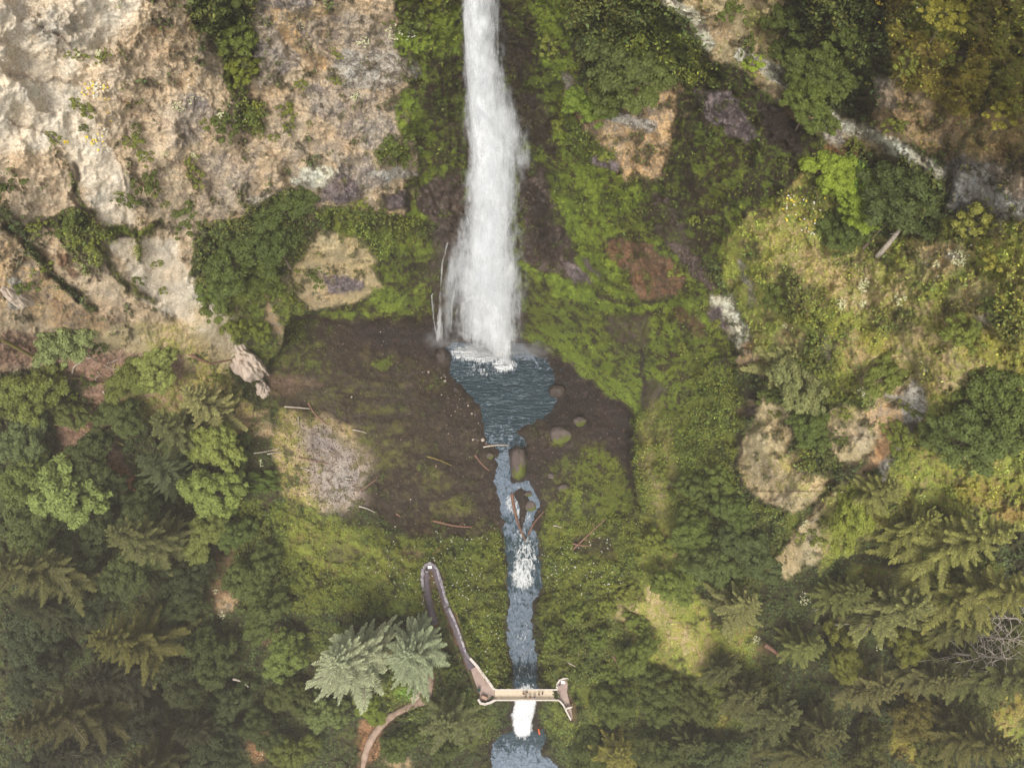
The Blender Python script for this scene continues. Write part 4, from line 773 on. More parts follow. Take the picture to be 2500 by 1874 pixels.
# --- broadleaf trees, crown centre pixels
MG, LG, DG, BL = (88,102,52), (118,132,72), (64,76,40), (88,104,70)
for q in [('broad',49,945,.85,(98,114,60),"mid green tree at the left edge below the leaning dead trunk"),
 ('broad',124,800,.8,(118,138,102),"blue green tree with pale twigs under the brown rock at the left edge"),
 ('broad',362,875,.62,(118,136,84),"light green maple on the ledge right of the landslip litter"),
 ('broad',302,915,.6,MG,"dark tree touching the light green maple on the ledge"),
 ('broad',505,1075,.72,(126,142,78),"bright maple at the forest's edge beside the scree"),
 ('broad',501,1190,.8,(122,140,78),"bright spreading maple directly below the other bright maple"),
 ('broad',124,1190,.95,(116,136,82),"light green maple alone among dark crowns at the left"),
 ('broad',30,1060,.7,BL,"bluish tree at the left edge under the mid green tree"),
 ('broad',200,1100,.65,DG,"dark round tree at the corner of the dead bracken"),
 ('broad',38,1150,.8,MG,None),('broad',320,1240,.7,DG,None),('broad',57,1532,.9,(82,100,66),None),('broad',162,1343,.8,DG,None),('broad',294,1390,.8,(92,108,60),"brighter green tree between the grey green fir and the broad olive fir"),
 ('broad',505,1600,.75,(100,118,60),"fresh green tree left of the fallen white branch"),('broad',420,1650,.8,MG,None),('broad',547,1713,.6,(96,116,66),"clumpy green tree under the fallen white branch"),('broad',509,1826,.8,(92,112,62),"clumpy tree at the bottom edge left of the bracken"),
 ('broad',690,1600,.65,(108,128,68),"bright tree left of the silvery fir"),('broad',784,1739,.6,(106,128,82),"pale bluish tree below the silvery fir"),('broad',600,1400,.7,MG,None),('broad',490,1300,.6,LG,"light tree beside the brown rock strip"),
 ('broad',440,1400,.7,DG,None),('broad',100,1440,.8,(76,88,48),None),('broad',210,1470,.7,DG,None),('broad',380,1530,.7,(74,86,46),None),('broad',60,1640,.8,(76,90,52),None),('broad',330,1750,.7,(70,80,44),None),('broad',640,1500,.6,(84,100,50),None),('broad',70,1280,.8,(80,94,50),None),
 ('broad',200,1250,.7,(72,84,46),None),('broad',420,1480,.6,(88,102,54),None),('broad',620,1780,.55,(84,100,48),None),('broad',700,1840,.6,(104,122,56),None),('broad',700,1700,.55,(78,92,46),None),('broad',420,1880,.7,(78,92,50),None),('broad',80,1900,.8,(88,104,70),None),('broad',380,1330,.6,(80,94,52),None),
 ('broad',10,1230,.8,(78,92,50),None),('broad',280,1010,.6,(76,90,50),None),('broad',560,1300,.5,(84,104,50),None),('broad',150,1000,.5,(84,98,56),None),('broad',245,1170,.55,(60,72,40),None),
 ('broad',640,535,.78,(66,84,42),"dark green tree filling the upper end of the cleft in the left wall"),('broad',560,590,.78,(72,90,44),"dark green tree in the middle of the cleft in the left wall"),('broad',690,480,.55,(68,86,42),"dark tree touching the purple boulder on the left wall"),
 ('broad',510,660,.55,(78,98,48),"green tree at the lower left end of the cleft"),('broad',620,640,.55,(84,102,48),None),
 ('broad',2240,455,.72,(66,82,46),"dark round tree under the lower end of the grey ridge"),('broad',2100,430,.55,(124,152,58),"bright lime green tree under the grey ridge"),('broad',2145,490,.5,(122,150,58),"lime green tree touching the dark round tree"),('broad',2045,395,.4,(122,148,58),"lime green treelet nearest the grey ridge's middle"),('broad',2080,540,.5,(70,88,42),None),
 ('broad',2020,150,.55,(72,88,42),"green tree in the dark gully above the grey ridge"),('broad',1990,230,.45,(82,100,46),None),('broad',1560,60,.8,(74,88,50),"dark tree on the wall right of the falls"),('broad',1500,150,.6,(80,96,50),None),('broad',1600,130,.6,(82,98,54),None),('broad',1455,215,.5,(96,122,50),None),
 ('broad',1960,890,.75,(112,124,92),"grey green tree above the tan slabs"),('broad',1990,1030,.5,(72,90,44),None),('broad',2450,1000,.8,(74,92,46),"dark tree near the right edge above the ochre grass"),('broad',2390,1060,.7,(76,94,48),None),('broad',2500,940,.7,(78,96,46),None),
 ('broad',1840,1330,.7,(72,90,54),"dark tree tucked against the tan rock wedge"),('broad',1760,1370,.7,(80,98,56),None),('broad',1700,1290,.6,(84,104,50),None),('broad',1800,1240,.5,(80,100,52),None),('broad',1660,1420,.6,(96,116,56),None),
 ('broad',2320,1290,.6,(106,122,52),None),('broad',2100,1250,.6,(112,128,58),None),('broad',1620,1700,.7,(82,98,46),None),('broad',1500,1720,.6,(86,104,46),None),('broad',1560,1600,.55,(92,110,50),None),
 ('broad',1700,1720,.6,(84,98,48),None),('broad',1450,1840,.6,(78,94,44),None),('broad',1640,1850,.7,(76,90,44),None),('broad',1760,1860,.7,(86,106,66),None),('broad',1930,1800,.6,(80,94,50),None),('broad',2140,1850,.7,(92,100,44),None),('broad',2080,1600,.55,(112,122,50),None),('broad',2250,1750,.6,(120,118,50),None),
 ('broad',2400,1700,.6,(96,110,56),None),('broad',2300,1830,.6,(98,108,48),None),('broad',2240,1580,.5,(108,118,48),None),('broad',970,1820,.5,(84,104,46),None),('broad',1080,1840,.5,(80,98,46),None),('broad',900,1730,.4,(110,132,52),None),('broad',2400,1400,.6,(92,106,52),None),('broad',2480,1580,.6,(88,100,48),None),('broad',2330,1400,.5,(100,112,54),None)]:
    plant(q[0], q[1], q[2], q[3], q[4], True, q[5])
# --- single shrubs on the bare rock
for (x, y, s, c) in [(200,138,.55,0),(250,142,.5,0),(186,256,.55,0),(216,270,.75,0),(133,338,.55,0),(205,314,.4,1),(333,317,.5,1),(325,350,.8,0),(343,247,.35,0),(363,440,1.3,1),(377,465,.7,0),(315,492,.95,1),(292,470,.4,0),(455,515,1.2,1),(462,560,1.0,1),(470,390,.7,0),(478,430,.9,0),
  (560,315,1.1,1),(505,305,.5,0),(540,300,.8,1),(590,310,.7,0),(700,275,.9,0),(705,310,.6,0),(672,335,.5,0),(630,280,.8,1),(640,320,.5,0),(755,300,.35,0),(820,200,.5,0),(822,130,.5,0),(735,210,.5,0),(355,385,.7,0),(405,500,.4,0),(10,460,1.2,1),(250,845,1.0,1),(572,960,1.0,1),(535,920,1.0,0),(550,1010,.9,1),
  (390,640,.6,0),(340,685,.7,1),(395,708,.6,0),(780,670,1.2,1),(730,660,.5,0),(2000,910,.7,0),(1875,965,1.1,1),(1940,990,1.2,1),(2050,1070,.9,1),(1895,1010,.6,0),(2065,1010,.8,0),(1980,1310,1.1,0),(2040,1130,.7,1),(2010,1270,.6,0),(2085,360,.6,0),(1820,130,.8,1),(1830,170,.8,2),(1770,40,1.0,1),
  (2180,320,.8,0),(2310,140,1.0,0),(2210,160,.8,0),(1740,790,.8,0),(1720,860,.6,0),(2210,990,.7,0),(2330,960,.8,1),(2420,760,1.2,1),(2250,1020,.7,1),(480,870,.8,1),(150,560,1.0,1),(210,590,1.0,0),(180,540,.9,1),(110,650,.8,0),(60,700,1.0,1),(325,1000,.9,1),(178,975,.6,2),(215,930,1.0,1),(90,560,.7,0),
  (960,360,1.1,1),(985,395,.9,1),(1000,60,1.1,1),(1480,380,.9,0),(1400,350,1.0,1),(1370,300,.9,0),(1650,660,.8,0),(1660,850,.7,0),(1690,540,.6,0),(870,500,1.0,0),(910,530,.9,1),(1340,120,.8,0),(640,1260,.9,0),(600,1200,1.1,1),(700,1420,1.0,1),(620,1440,1.0,0),(860,1660,.9,2),(885,1700,.8,2),(1700,1100,1.0,1),(1610,1150,1.0,0),(1660,1200,1.1,1)]:
    plant('shrub', x, y, s, [(104,118,58), (78,94,46), (124,150,58)][c])
for (x, y, s, c) in [(1900,130,.7,(72,90,44)),(1930,60,.8,(66,84,40)),(1980,220,.6,(74,92,44)),(2080,130,.7,(80,98,48)),(1860,60,.6,(70,86,40)),(560,60,.8,(72,86,44)),(590,110,.7,(84,100,44)),(540,20,.8,(76,90,44)),(610,180,.6,(98,112,40)),(530,740,.8,(82,100,46)),(600,720,.7,(88,104,46)),(640,800,.7,(90,106,44)),(680,700,.6,(86,104,46)),(580,800,.7,(94,108,44)),
  (1760,1180,.8,(82,100,50)),(1700,1200,.8,(78,96,50)),(1600,1330,.7,(104,120,56)),(1530,1450,.7,(110,124,60)),(2140,930,.7,(92,108,52)),(1900,720,.7,(84,100,48)),(2330,820,.6,(96,112,52)),(2180,1080,.6,(100,116,54)),(640,1180,.8,(78,98,44)),(590,1120,.8,(70,88,42)),(560,1240,.8,(84,104,46)),
  (1130,1700,.5,(84,104,46)),(1100,1640,.5,(76,92,42)),(1480,1640,.6,(92,112,50)),(1460,1560,.6,(88,108,50)),(1400,1580,.5,(86,104,46)),(1550,1520,.6,(94,112,52)),(1350,1560,.5,(92,110,52)),(1400,1500,.5,(98,116,54)),(1480,1480,.5,(104,120,56)),(1420,1790,.6,(80,96,44)),(2380,560,.6,(112,120,62)),(2420,630,.5,(130,134,66)),(2450,300,.5,(140,144,66)),(2300,60,.5,(128,132,60))]:
    plant('bush', x, y, s, c)
# --- telling labels for the rest
MARK = [("the falls' top",1160,60),("the falls' foot",1200,860),("the sand slope",130,230),("the narrow green gully",570,150),("the tree filled cleft",600,560),("the purple boulder",840,440),("the landslip litter",230,900),("the dead bracken",230,1190),("the pale scree patch",820,1160),
 ("the hairpin bend",1045,1400),("the silvery fir",840,1620),("the bridge",1280,1695),("the lower pool",1270,1840),("the lower path",930,1780),("the white branch",600,1665),("the brown strip",550,1470),("the olive corner fir",110,1740),("the left edge",20,1350),
 ("the grey ridge",2050,300),("the lime green tree",2110,450),("the dark gully",1950,80),("the mossy wall",1450,600),("the white flank",1790,780),("the left tan slab",1880,1080),("the right tan slab",2150,1050),("the tan rock wedge",1930,1340),("the dead firs",2420,1560),("the ochre clearing",2420,1740),
 ("the broken brown log",1880,1590),("the ochre grass",2300,1250),("the white blossom",2100,700),("the top right corner",2440,60),("the stream's right bank",1420,1500),("the bottom edge",1720,1860),("the stout rock spire",630,900),("the orange rock",2330,560)]
def tone(c):
    l = sum(c) / 3; 
    if c[0] > c[1] * .97: return 'olive'
    if c[2] > c[1] * .7: return 'bluish green'
    return 'dark green' if l < 66 else 'mid green' if l < 84 else 'light green'
def finish_labels():
    from collections import defaultdict
    used = defaultdict(list)
    for e, kind, px, py, s, col, label in LOG_T:
        if label: continue
        m = min(MARK, key=lambda k: (k[1] - px) ** 2 + (k[2] - py) ** 2); dx, dy = px - m[1], py - m[2]
        dr = ('right of' if dx > 0 else 'left of') if abs(dx) > abs(dy) else ('below' if dy > 0 else 'above')
        noun = {'fir': 'fir', 'pale': 'fir', 'small': 'small fir', 'pine': 'pine', 'broad': 'broadleaf tree', 'shrub': 'shrub', 'bush': 'bush'}[kind]
        used[(noun, dr, m[0])].append((dx * dx + dy * dy, e, tone(col)))
    ords = ['closest', 'second closest', 'third closest', 'fourth closest', 'fifth closest', 'sixth closest', 'seventh closest', 'eighth closest', 'ninth closest', 'tenth closest']
    for (noun, dr, mk), L_ in used.items():
        L_.sort(key=lambda t: t[0])
        for i, (_, e, tn) in enumerate(L_):
            e['label'] = f"{tn} {noun} {dr} {mk}" if len(L_) == 1 else f"{tn} {noun}, {ords[min(i, 9)]} one {dr} {mk}"
finish_labels()
# ---------------------------------------------------------------- water
def water_material():
    m, n, l, b = new_mat("water", .08, .7)
    b.inputs['IOR'].default_value = 1.45
    at = n.new('ShaderNodeAttribute'); at.attribute_name = 'wat'   # r foam, g aeration and painted sky reflection, b flow (0 pool ripples, 1 running)
    sp = n.new('ShaderNodeSeparateColor'); l.new(at.outputs['Color'], sp.inputs[0])
    g = n.new('ShaderNodeNewGeometry')
    def nz(sc, s, det=4, dist=0):
        mp = n.new('ShaderNodeMapping'); mp.inputs['Scale'].default_value = sc; l.new(g.outputs['Position'], mp.inputs['Vector'])
        t = n.new('ShaderNodeTexNoise'); t.inputs['Scale'].default_value = s; t.inputs['Detail'].default_value = det; t.inputs['Distortion'].default_value = dist
        t.inputs['Roughness'].default_value = .6
        l.new(mp.outputs[0], t.inputs['Vector']); return t.outputs[0]
    rip = nz((.34, 1.3, 1), .85, 3, 1.6); run = nz((1.3, .9, 1), 1.1, 6, .4); foam = nz((1.7, .75, .75), 1.0, 6, 1.1); aer_sky = nz((.8, .5, .5), 1.2, 7, .8)
    a = math_n(n, l, 'ADD', math_n(n, l, 'MULTIPLY', math_n(n, l, 'SUBTRACT', math_n(n, l, 'ADD', aer_sky, sp.outputs[1]), 1.0), 9), .5, True)
    a = math_n(n, l, 'MULTIPLY', a, math_n(n, l, 'ADD', math_n(n, l, 'MULTIPLY', run, 1.5), .2))
    c1 = n.new('ShaderNodeMix'); c1.data_type = 'RGBA'; l.new(a, c1.inputs[0])
    c1.inputs[6].default_value = (*S(48, 72, 84), 1); c1.inputs[7].default_value = (*S(124, 140, 158), 1)  # blue-grey of aerated water, with sky and dark reflections put into the colour
    f = math_n(n, l, 'MULTIPLY', math_n(n, l, 'SUBTRACT', math_n(n, l, 'ADD', math_n(n, l, 'MULTIPLY', foam, 1.3), math_n(n, l, 'MULTIPLY', sp.outputs[0], .66)), 1.0), 4.0, True)
    c2 = n.new('ShaderNodeMix'); c2.data_type = 'RGBA'; l.new(f, c2.inputs[0]); l.new(c1.outputs[2], c2.inputs[6]); c2.inputs[7].default_value = (.66, .69, .71, 1)
    l.new(c2.outputs[2], b.inputs['Base Color'])
    l.new(math_n(n, l, 'ADD', math_n(n, l, 'MULTIPLY', f, .5), .1), b.inputs['Roughness'])
    h = n.new('ShaderNodeMix'); l.new(sp.outputs[2], h.inputs[0]); l.new(rip, h.inputs[2]); l.new(run, h.inputs[3])
    bp = n.new('ShaderNodeBump'); bp.inputs['Distance'].default_value = 1.3; l.new(h.outputs[0], bp.inputs['Height']); l.new(bp.outputs[0], b.inputs['Normal'])
    return m
WATER = water_material()
def water_sheet(name, poly_s, zf, foamf, aer_skyf, flow, mask=None):
    m = poly_s > -26
    if mask is not None: m &= mask
    st_ = 1; V = P(PX, PY, zf); fm = m[:-1, :-1] & m[1:, :-1] & m[1:, 1:] & m[:-1, 1:]
    j, i = np.nonzero(fm); a = j * NX + i; q = np.stack([a, a + NX, a + NX + 1, a + 1], -1)
    used = np.zeros(NX * NY, bool); used[q.ravel()] = True; rm = np.cumsum(used) - 1
    wat = np.stack([foamf, aer_skyf, flow], -1).reshape(-1, 3)[used]
    o = mesh_np(name, V.reshape(-1, 3)[used], rm[q], mat=WATER, attrs={'wat': (wat, 'FLOAT_COLOR')}); o['kind'] = 'structure'; return o
def spots(lst):
    f = np.zeros_like(PX)
    for (x, y, rx, ry, a) in lst: f = np.maximum(f, a * np.clip(1.3 - ((PX - x) / rx) ** 2 - ((PY - y) / ry) ** 2, 0, 1))
    return f
foam = spots([(1180,862,84,26,1.0),(1230,890,36,22,.95),(1185,895,70,34,.5),(1120,862,26,18,.8),(1250,1228,20,26,.75),(1262,1250,12,14,.8),(1290,1330,30,20,.55),(1280,1380,32,34,.78),(1275,1410,34,36,.85),(1282,1350,34,30,.7),(1262,1290,16,30,.45),(1262,1460,16,16,.45),(1256,1500,20,20,.3),(1275,1590,20,16,.3),(1280,1640,26,26,.42),(1262,1155,24,20,.35),(1275,1300,30,160,.52),(1278,1560,28,90,.42),(1293,1360,22,26,.7),(1285,1690,34,26,.85),(1290,1520,14,14,.4),(1270,1240,14,20,.5),(1278,1310,12,26,.55)])
aer_sky = np.interp(PY, [850, 885, 940, 1000, 1080, 1110, 1200, 1300, 1340, 1430, 1455, 1600, 1625, 1680], [.66, .42, .28, .30, .46, .58, .64, .52, .36, .42, .6, .6, .46, .36]).astype(np.float32)
zs = zwater(PY) + fbm(PX / 9, PY / 9, 500, 3) * .25 * sstep(1090, 1150, PY) + fbm(PX / 30, PY / 8, 510, 3) * .12
sheet = np.where(PY < 1100, sdP + 60 * (PY < 860), sdP)
water_sheet('pool', sdP, zs, foam, aer_sky, sstep(1080, 1150, PY), PY < 1105)
water_sheet('stream', sdP, zs, foam, aer_sky, sstep(1080, 1150, PY), (PY > 1100) & (PY < 1707))
foamL = spots([(1276,1770,30,26,.75),(1275,1795,24,14,.6)]); aer_skyL = np.interp(PY, [1760, 1815, 1850, 1890], [.2, .42, .62, .72]).astype(np.float32)
zl = -28.2 + fbm(PX / 9, PY / 9, 520, 3) * .15
water_sheet('lower_pool', sdL, zl, foamL, aer_skyL, np.full_like(PX, .6))

def veil_mat(name, a_gain, s_gain, f_gain, bias, col=(.93, .94, .95), sc=1.0):
    m, n, l, b = new_mat(name, .6, .2); b.inputs['Base Color'].default_value = (*col, 1)
    at = n.new('ShaderNodeAttribute'); at.attribute_name = 'fl'; sp = n.new('ShaderNodeSeparateXYZ'); l.new(at.outputs['Vector'], sp.inputs[0])
    def nz(su, sv, det, w, dist=0):
        c = n.new('ShaderNodeCombineXYZ'); l.new(math_n(n, l, 'MULTIPLY', sp.outputs[0], su * sc), c.inputs[0]); l.new(math_n(n, l, 'MULTIPLY', sp.outputs[1], sv * sc), c.inputs[1]); c.inputs[2].default_value = w
        t = n.new('ShaderNodeTexNoise'); t.inputs['Scale'].default_value = 1; t.inputs['Detail'].default_value = det; t.inputs['Roughness'].default_value = .6; t.inputs['Distortion'].default_value = dist; l.new(c.outputs[0], t.inputs['Vector']); return t.outputs[0]
    s1 = nz(.55, .09, 5, 1.3, .5); s2 = nz(2.6, .35, 4, 4.1, .2); s3 = nz(.22, .12, 4, 8.0, .6)
    v = math_n(n, l, 'MULTIPLY', sp.outputs[2], a_gain)
    v = math_n(n, l, 'ADD', v, math_n(n, l, 'MULTIPLY', math_n(n, l, 'SUBTRACT', s1, .5), s_gain))
    v = math_n(n, l, 'ADD', v, math_n(n, l, 'MULTIPLY', math_n(n, l, 'SUBTRACT', s2, .5), f_gain))
    v = math_n(n, l, 'ADD', v, math_n(n, l, 'MULTIPLY', math_n(n, l, 'SUBTRACT', s3, .5), s_gain))
    v = math_n(n, l, 'ADD', v, bias, True)
    v = math_n(n, l, 'MULTIPLY', v, math_n(n, l, 'MULTIPLY', sp.outputs[2], 5, True), True)
    df = n.new('ShaderNodeBsdfDiffuse'); tl = n.new('ShaderNodeBsdfTranslucent'); tp = n.new('ShaderNodeBsdfTransparent')
    for q in (df, tl): q.inputs[0].default_value = (*col, 1)
    m1 = n.new('ShaderNodeMixShader'); m1.inputs[0].default_value = .45; l.new(df.outputs[0], m1.inputs[1]); l.new(tl.outputs[0], m1.inputs[2])
    m2 = n.new('ShaderNodeMixShader'); l.new(v, m2.inputs[0]); l.new(tp.outputs[0], m2.inputs[1]); l.new(m1.outputs[0], m2.inputs[2])
    l.new(m2.outputs[0], n['Material Output'].inputs['Surface'])
    h = math_n(n, l, 'ADD', s1, math_n(n, l, 'MULTIPLY', s2, .4)); bp = n.new('ShaderNodeBump'); bp.inputs['Distance'].default_value = .4; bp.inputs['Strength'].default_value = .4
    l.new(h, bp.inputs['Height']); l.new(bp.outputs[0], df.inputs['Normal'])
    return m
def fall_sheet(name, rows, Yf, bulge, mat, bottom, nu=40, nv=200, edge=.35, parent=None, kind='structure', top_fade=0, off=0, bf=.035):
    r = np.array(rows, float); u = np.linspace(-1, 1, nu); v = np.linspace(0, 1, nv)
    U, Vv = np.meshgrid(u, v); py0 = r[0, 0]
    x_b = np.interp(r[-1, 0], r[:, 0], (r[:, 1] + r[:, 2]) / 2)
    yb = bottom(x_b + U * 0 + U * (r[-1, 2] - r[-1, 1]) / 2) if callable(bottom) else bottom + 0 * U
    py = py0 + (yb - py0) * Vv
    xl = np.interp(py, r[:, 0], r[:, 1]); xr = np.interp(py, r[:, 0], r[:, 2]); px = (xl + xr) / 2 + U * (xr - xl) / 2 + fbm(U * 2 + off, py / 60, 600, 3) * 5
    Y = Yf(px, py) - bulge * (1 - U ** 2) + fbm(U * 3 + off, py / 45, 620, 4) * 1.6
    pts = P(px, py, zwall(py, Y)); ed = np.clip((1 - np.abs(U)) / edge, 0, 1); ed = ed * ed * (3 - 2 * ed)
    if top_fade: ed *= np.clip(Vv / top_fade, 0, 1)
    ed *= np.clip((1 - Vv) / (bf + .05 * vnoise(px / 9, px * 0 + off, 660)), 0, 1)
    wm = (px - 1190) * .1; vm = (py - 0) * .12
    fl = np.stack([wm + off * 3, vm, ed], -1).reshape(-1, 3)
    i = np.arange((nv - 1) * nu).reshape(nv - 1, nu)[:, :-1].ravel(); q = np.stack([i, i + nu, i + nu + 1, i + 1], -1)
    o = mesh_np(name, pts.reshape(-1, 3), q, mat=mat, attrs={'fl': (fl, 'FLOAT_VECTOR')}, parent=parent)
    if kind and not parent: o['kind'] = kind
    return o
def YF(px, py): return np.interp(py, [-300, 0, 300, 560, 750, 890], [80, 77.5, 75, 72.5, 70.5, 68]) + np.abs(px - 1215) ** 1.6 * .0022 * sstep(600, 860, py)
def bot(x): return 852 + 38 * np.exp(-((x - 1228) / 30) ** 2) + 9 * np.sin(x / 13.) + 5 * np.sin(x / 5.3)
CORE = veil_mat("falling_water", 2.3, .9, .3, .12); MID = veil_mat("falling_veil", 1.05, 2.4, .7, -.26, (.90, .92, .94)); OUT = veil_mat("falling_spray", .40, 1.0, .3, -.10, (.86, .89, .92))
wf = bpy.data.objects.new('waterfall', None); scene.collection.objects.link(wf); wf['kind'] = 'structure'; wf.location = (-2, 68, 0)
bpy.context.view_layer.update()
def wpart(o): o.parent = wf; o.matrix_parent_inverse = wf.matrix_world.inverted(); return o
core = [(-280,1128,1172),(0,1128,1180),(110,1132,1190),(230,1140,1200),(340,1148,1216),(450,1154,1228),(560,1160,1238),(650,1156,1246),(740,1156,1250),(830,1160,1256),(889,1176,1262)]
mid = [(-280,1124,1180),(0,1124,1190),(200,1130,1218),(400,1134,1252),(560,1126,1266),(620,1114,1272),(700,1100,1280),(800,1094,1292),(889,1096,1288)]
outr = [(-280,1114,1200),(0,1116,1222),(150,1118,1238),(260,1124,1262),(330,1124,1306),(390,1124,1308),(430,1120,1290),(520,1112,1280),(600,1090,1285),(660,1066,1300),(760,1050,1316),(889,1040,1326)]
wpart(fall_sheet('falling_water', core, YF, 2.4, CORE, bot, edge=.55)); wpart(fall_sheet('falling_water', core, lambda x, y: YF(x, y) - .5, 2.8, MID, bot, edge=.5, off=2.2))
wpart(fall_sheet('veil', mid, YF, 1.6, MID, lambda x: bot(x) - 4, edge=.8, off=1)); wpart(fall_sheet('veil', mid, lambda x, y: YF(x, y) - 1.2, 2.4, MID, bot, edge=.7, off=5))
for k in range(5): wpart(fall_sheet('spray', [(a, b - k * 2, c + k * 3) for a, b, c in outr], lambda x, y: YF(x, y) - .8 * k + .6, 2.4, OUT, lambda x: bot(x) + 8 + k * 7, edge=.9, off=7 + 3 * k, bf=.16))
wpart(fall_sheet('side_jet', [(-280,1209,1217),(0,1211,1219),(120,1210,1220),(240,1208,1224)], lambda x, y: YF(x, y) + .5, .3, OUT, 260, nu=8, edge=.8, off=11))
sw = bpy.data.objects.new('side_falls', None); scene.collection.objects.link(sw); sw['kind'] = 'structure'; sw.location = (-17, 70, 0); bpy.context.view_layer.update()
def spart(o): o.parent = sw; o.matrix_parent_inverse = sw.matrix_world.inverted(); return o
STR = veil_mat("trickle", .5, 1.8, .9, -.16)
YS = lambda x, y: np.interp(y, [560, 700, 840], [71.6, 70.2, 70.5])
for k, rows in enumerate([[(596,1127,1132),(615,1128,1137),(640,1124,1131),(670,1116,1123),(700,1108,1114),(740,1101,1106),(800,1098,1106)], [(592,1091,1094),(625,1083,1086),(640,1078,1082),(680,1075,1079),(720,1073,1076),(740,1070,1080),(780,1064,1084),(835,1056,1090)], [(716,1056,1058),(722,1052,1055),(745,1053,1060),(780,1056,1064),(820,1060,1072)]]):
    rows = [(a, (b + c) / 2 - (c - b) * .34, (b + c) / 2 + (c - b) * .34) for a, b, c in rows]; spart(fall_sheet('strand', rows, YS, .3, STR, rows[-1][0], nu=10, nv=90, edge=.8, off=k * 5 + 30)); spart(fall_sheet('strand', [(a, b - 1, c + 1) for a, b, c in rows], lambda x, y: YS(x, y) - .3, .3, STR, rows[-1][0], nu=8, nv=90, edge=.9, off=k * 7 + 44))
spart(fall_sheet('veil', [(570,1100,1150),(640,1085,1140),(740,1066,1120),(850,1050,1130)], lambda x, y: YS(x, y) - .8, .6, OUT, 850, nu=24, nv=90, edge=.8, off=60, top_fade=.2, bf=.3))
# the lower falls under the bridge
def low_sheet(name, rows, mat, out_, off, nu=30, nv=90):
    r = np.array(rows, float); u = np.linspace(-1, 1, nu); v = np.linspace(0, 1, nv); U, Vv = np.meshgrid(u, v)
    py = r[0, 0] + (r[-1, 0] - r[0, 0]) * Vv; xl = np.interp(py, r[:, 0], r[:, 1]); xr = np.interp(py, r[:, 0], r[:, 2]); px = (xl + xr) / 2 + U * (xr - xl) / 2
    z = zfall(py) + .5 + out_ * (1 - U ** 2) + fbm(U * 4 + off, py / 9, 640, 3) * .8
    ed = np.clip((1 - np.abs(U)) / .35, 0, 1) * np.clip((1 - Vv) / .08, 0, 1)
    fl = np.stack([(px - 1280) * .12 + off, (py - 1700) * .35, ed], -1).reshape(-1, 3)
    i = np.arange((nv - 1) * nu).reshape(nv - 1, nu)[:, :-1].ravel(); q = np.stack([i, i + nu, i + nu + 1, i + 1], -1)
    return mesh_np(name, P(px, py, z).reshape(-1, 3), q, mat=mat, attrs={'fl': (fl, 'FLOAT_VECTOR')})
lw = bpy.data.objects.new('lower_waterfall', None); scene.collection.objects.link(lw); lw['kind'] = 'structure'; lw.location = (3, -15, -28); bpy.context.view_layer.update()
for k, (mt, g_) in enumerate(((CORE, 0), (MID, 5), (MID, 9))):
    o = low_sheet('falling_water', [(1694,1258-g_*.4,1310+g_*.4),(1715,1258-g_*.5,1308+g_*.3),(1726,1252-g_*.4,1307+g_*.3),(1750,1252-g_,1303+g_*.5),(1768,1254-g_,1297+g_*.5),(1782,1258-g_,1296+g_),(1792+g_,1268-g_,1286+g_)], mt, .6 + .3 * k, 3 * k)
    o.parent = lw; o.matrix_parent_inverse = lw.matrix_world.inverted()

# drifting spray
def mist(name, px, py, z, r, dens, seed=0, nscale=1.6):
    import bmesh
    m = bpy.data.materials.new("mist"); m.use_nodes = True; n, l = m.node_tree.nodes, m.node_tree.links; n.clear()
    o_ = n.new('ShaderNodeOutputMaterial'); pv = n.new('ShaderNodeVolumePrincipled'); l.new(pv.outputs[0], o_.inputs['Volume']); pv.inputs['Color'].default_value = (.93, .95, .97, 1)
    tc = n.new('ShaderNodeTexCoord'); ln = n.new('ShaderNodeVectorMath'); ln.operation = 'LENGTH'; l.new(tc.outputs['Object'], ln.inputs[0])
    t = n.new('ShaderNodeTexNoise'); t.inputs['Scale'].default_value = nscale; t.inputs['Detail'].default_value = 4; t.inputs['Distortion'].default_value = .5; l.new(tc.outputs['Object'], t.inputs['Vector'])
    f = math_n(n, l, 'SUBTRACT', 1.0, ln.outputs['Value'], True); v = math_n(n, l, 'ADD', math_n(n, l, 'MULTIPLY', math_n(n, l, 'SUBTRACT', t.outputs[0], .5), 3.2), .35, True)
    l.new(math_n(n, l, 'MULTIPLY', math_n(n, l, 'MULTIPLY', f, v), dens), pv.inputs['Density'])
    bm = bmesh.new(); bmesh.ops.create_icosphere(bm, subdivisions=3, radius=1); me = bpy.data.meshes.new(name); bm.to_mesh(me); bm.free(); me.materials.append(m)
    o = bpy.data.objects.new(name, me); scene.collection.objects.link(o); p = P(px, py, z); o.location = tuple(p); o.scale = r; tag(o, kind='stuff'); return o
mist('spray_cloud', 1205, 850, 3, (12, 4, 5), .42); mist('spray_cloud', 1300, 850, 4, (6, 3.5, 5), .22, nscale=1.5); mist('spray_cloud', 1075, 830, 4, (5, 3, 5), .3)

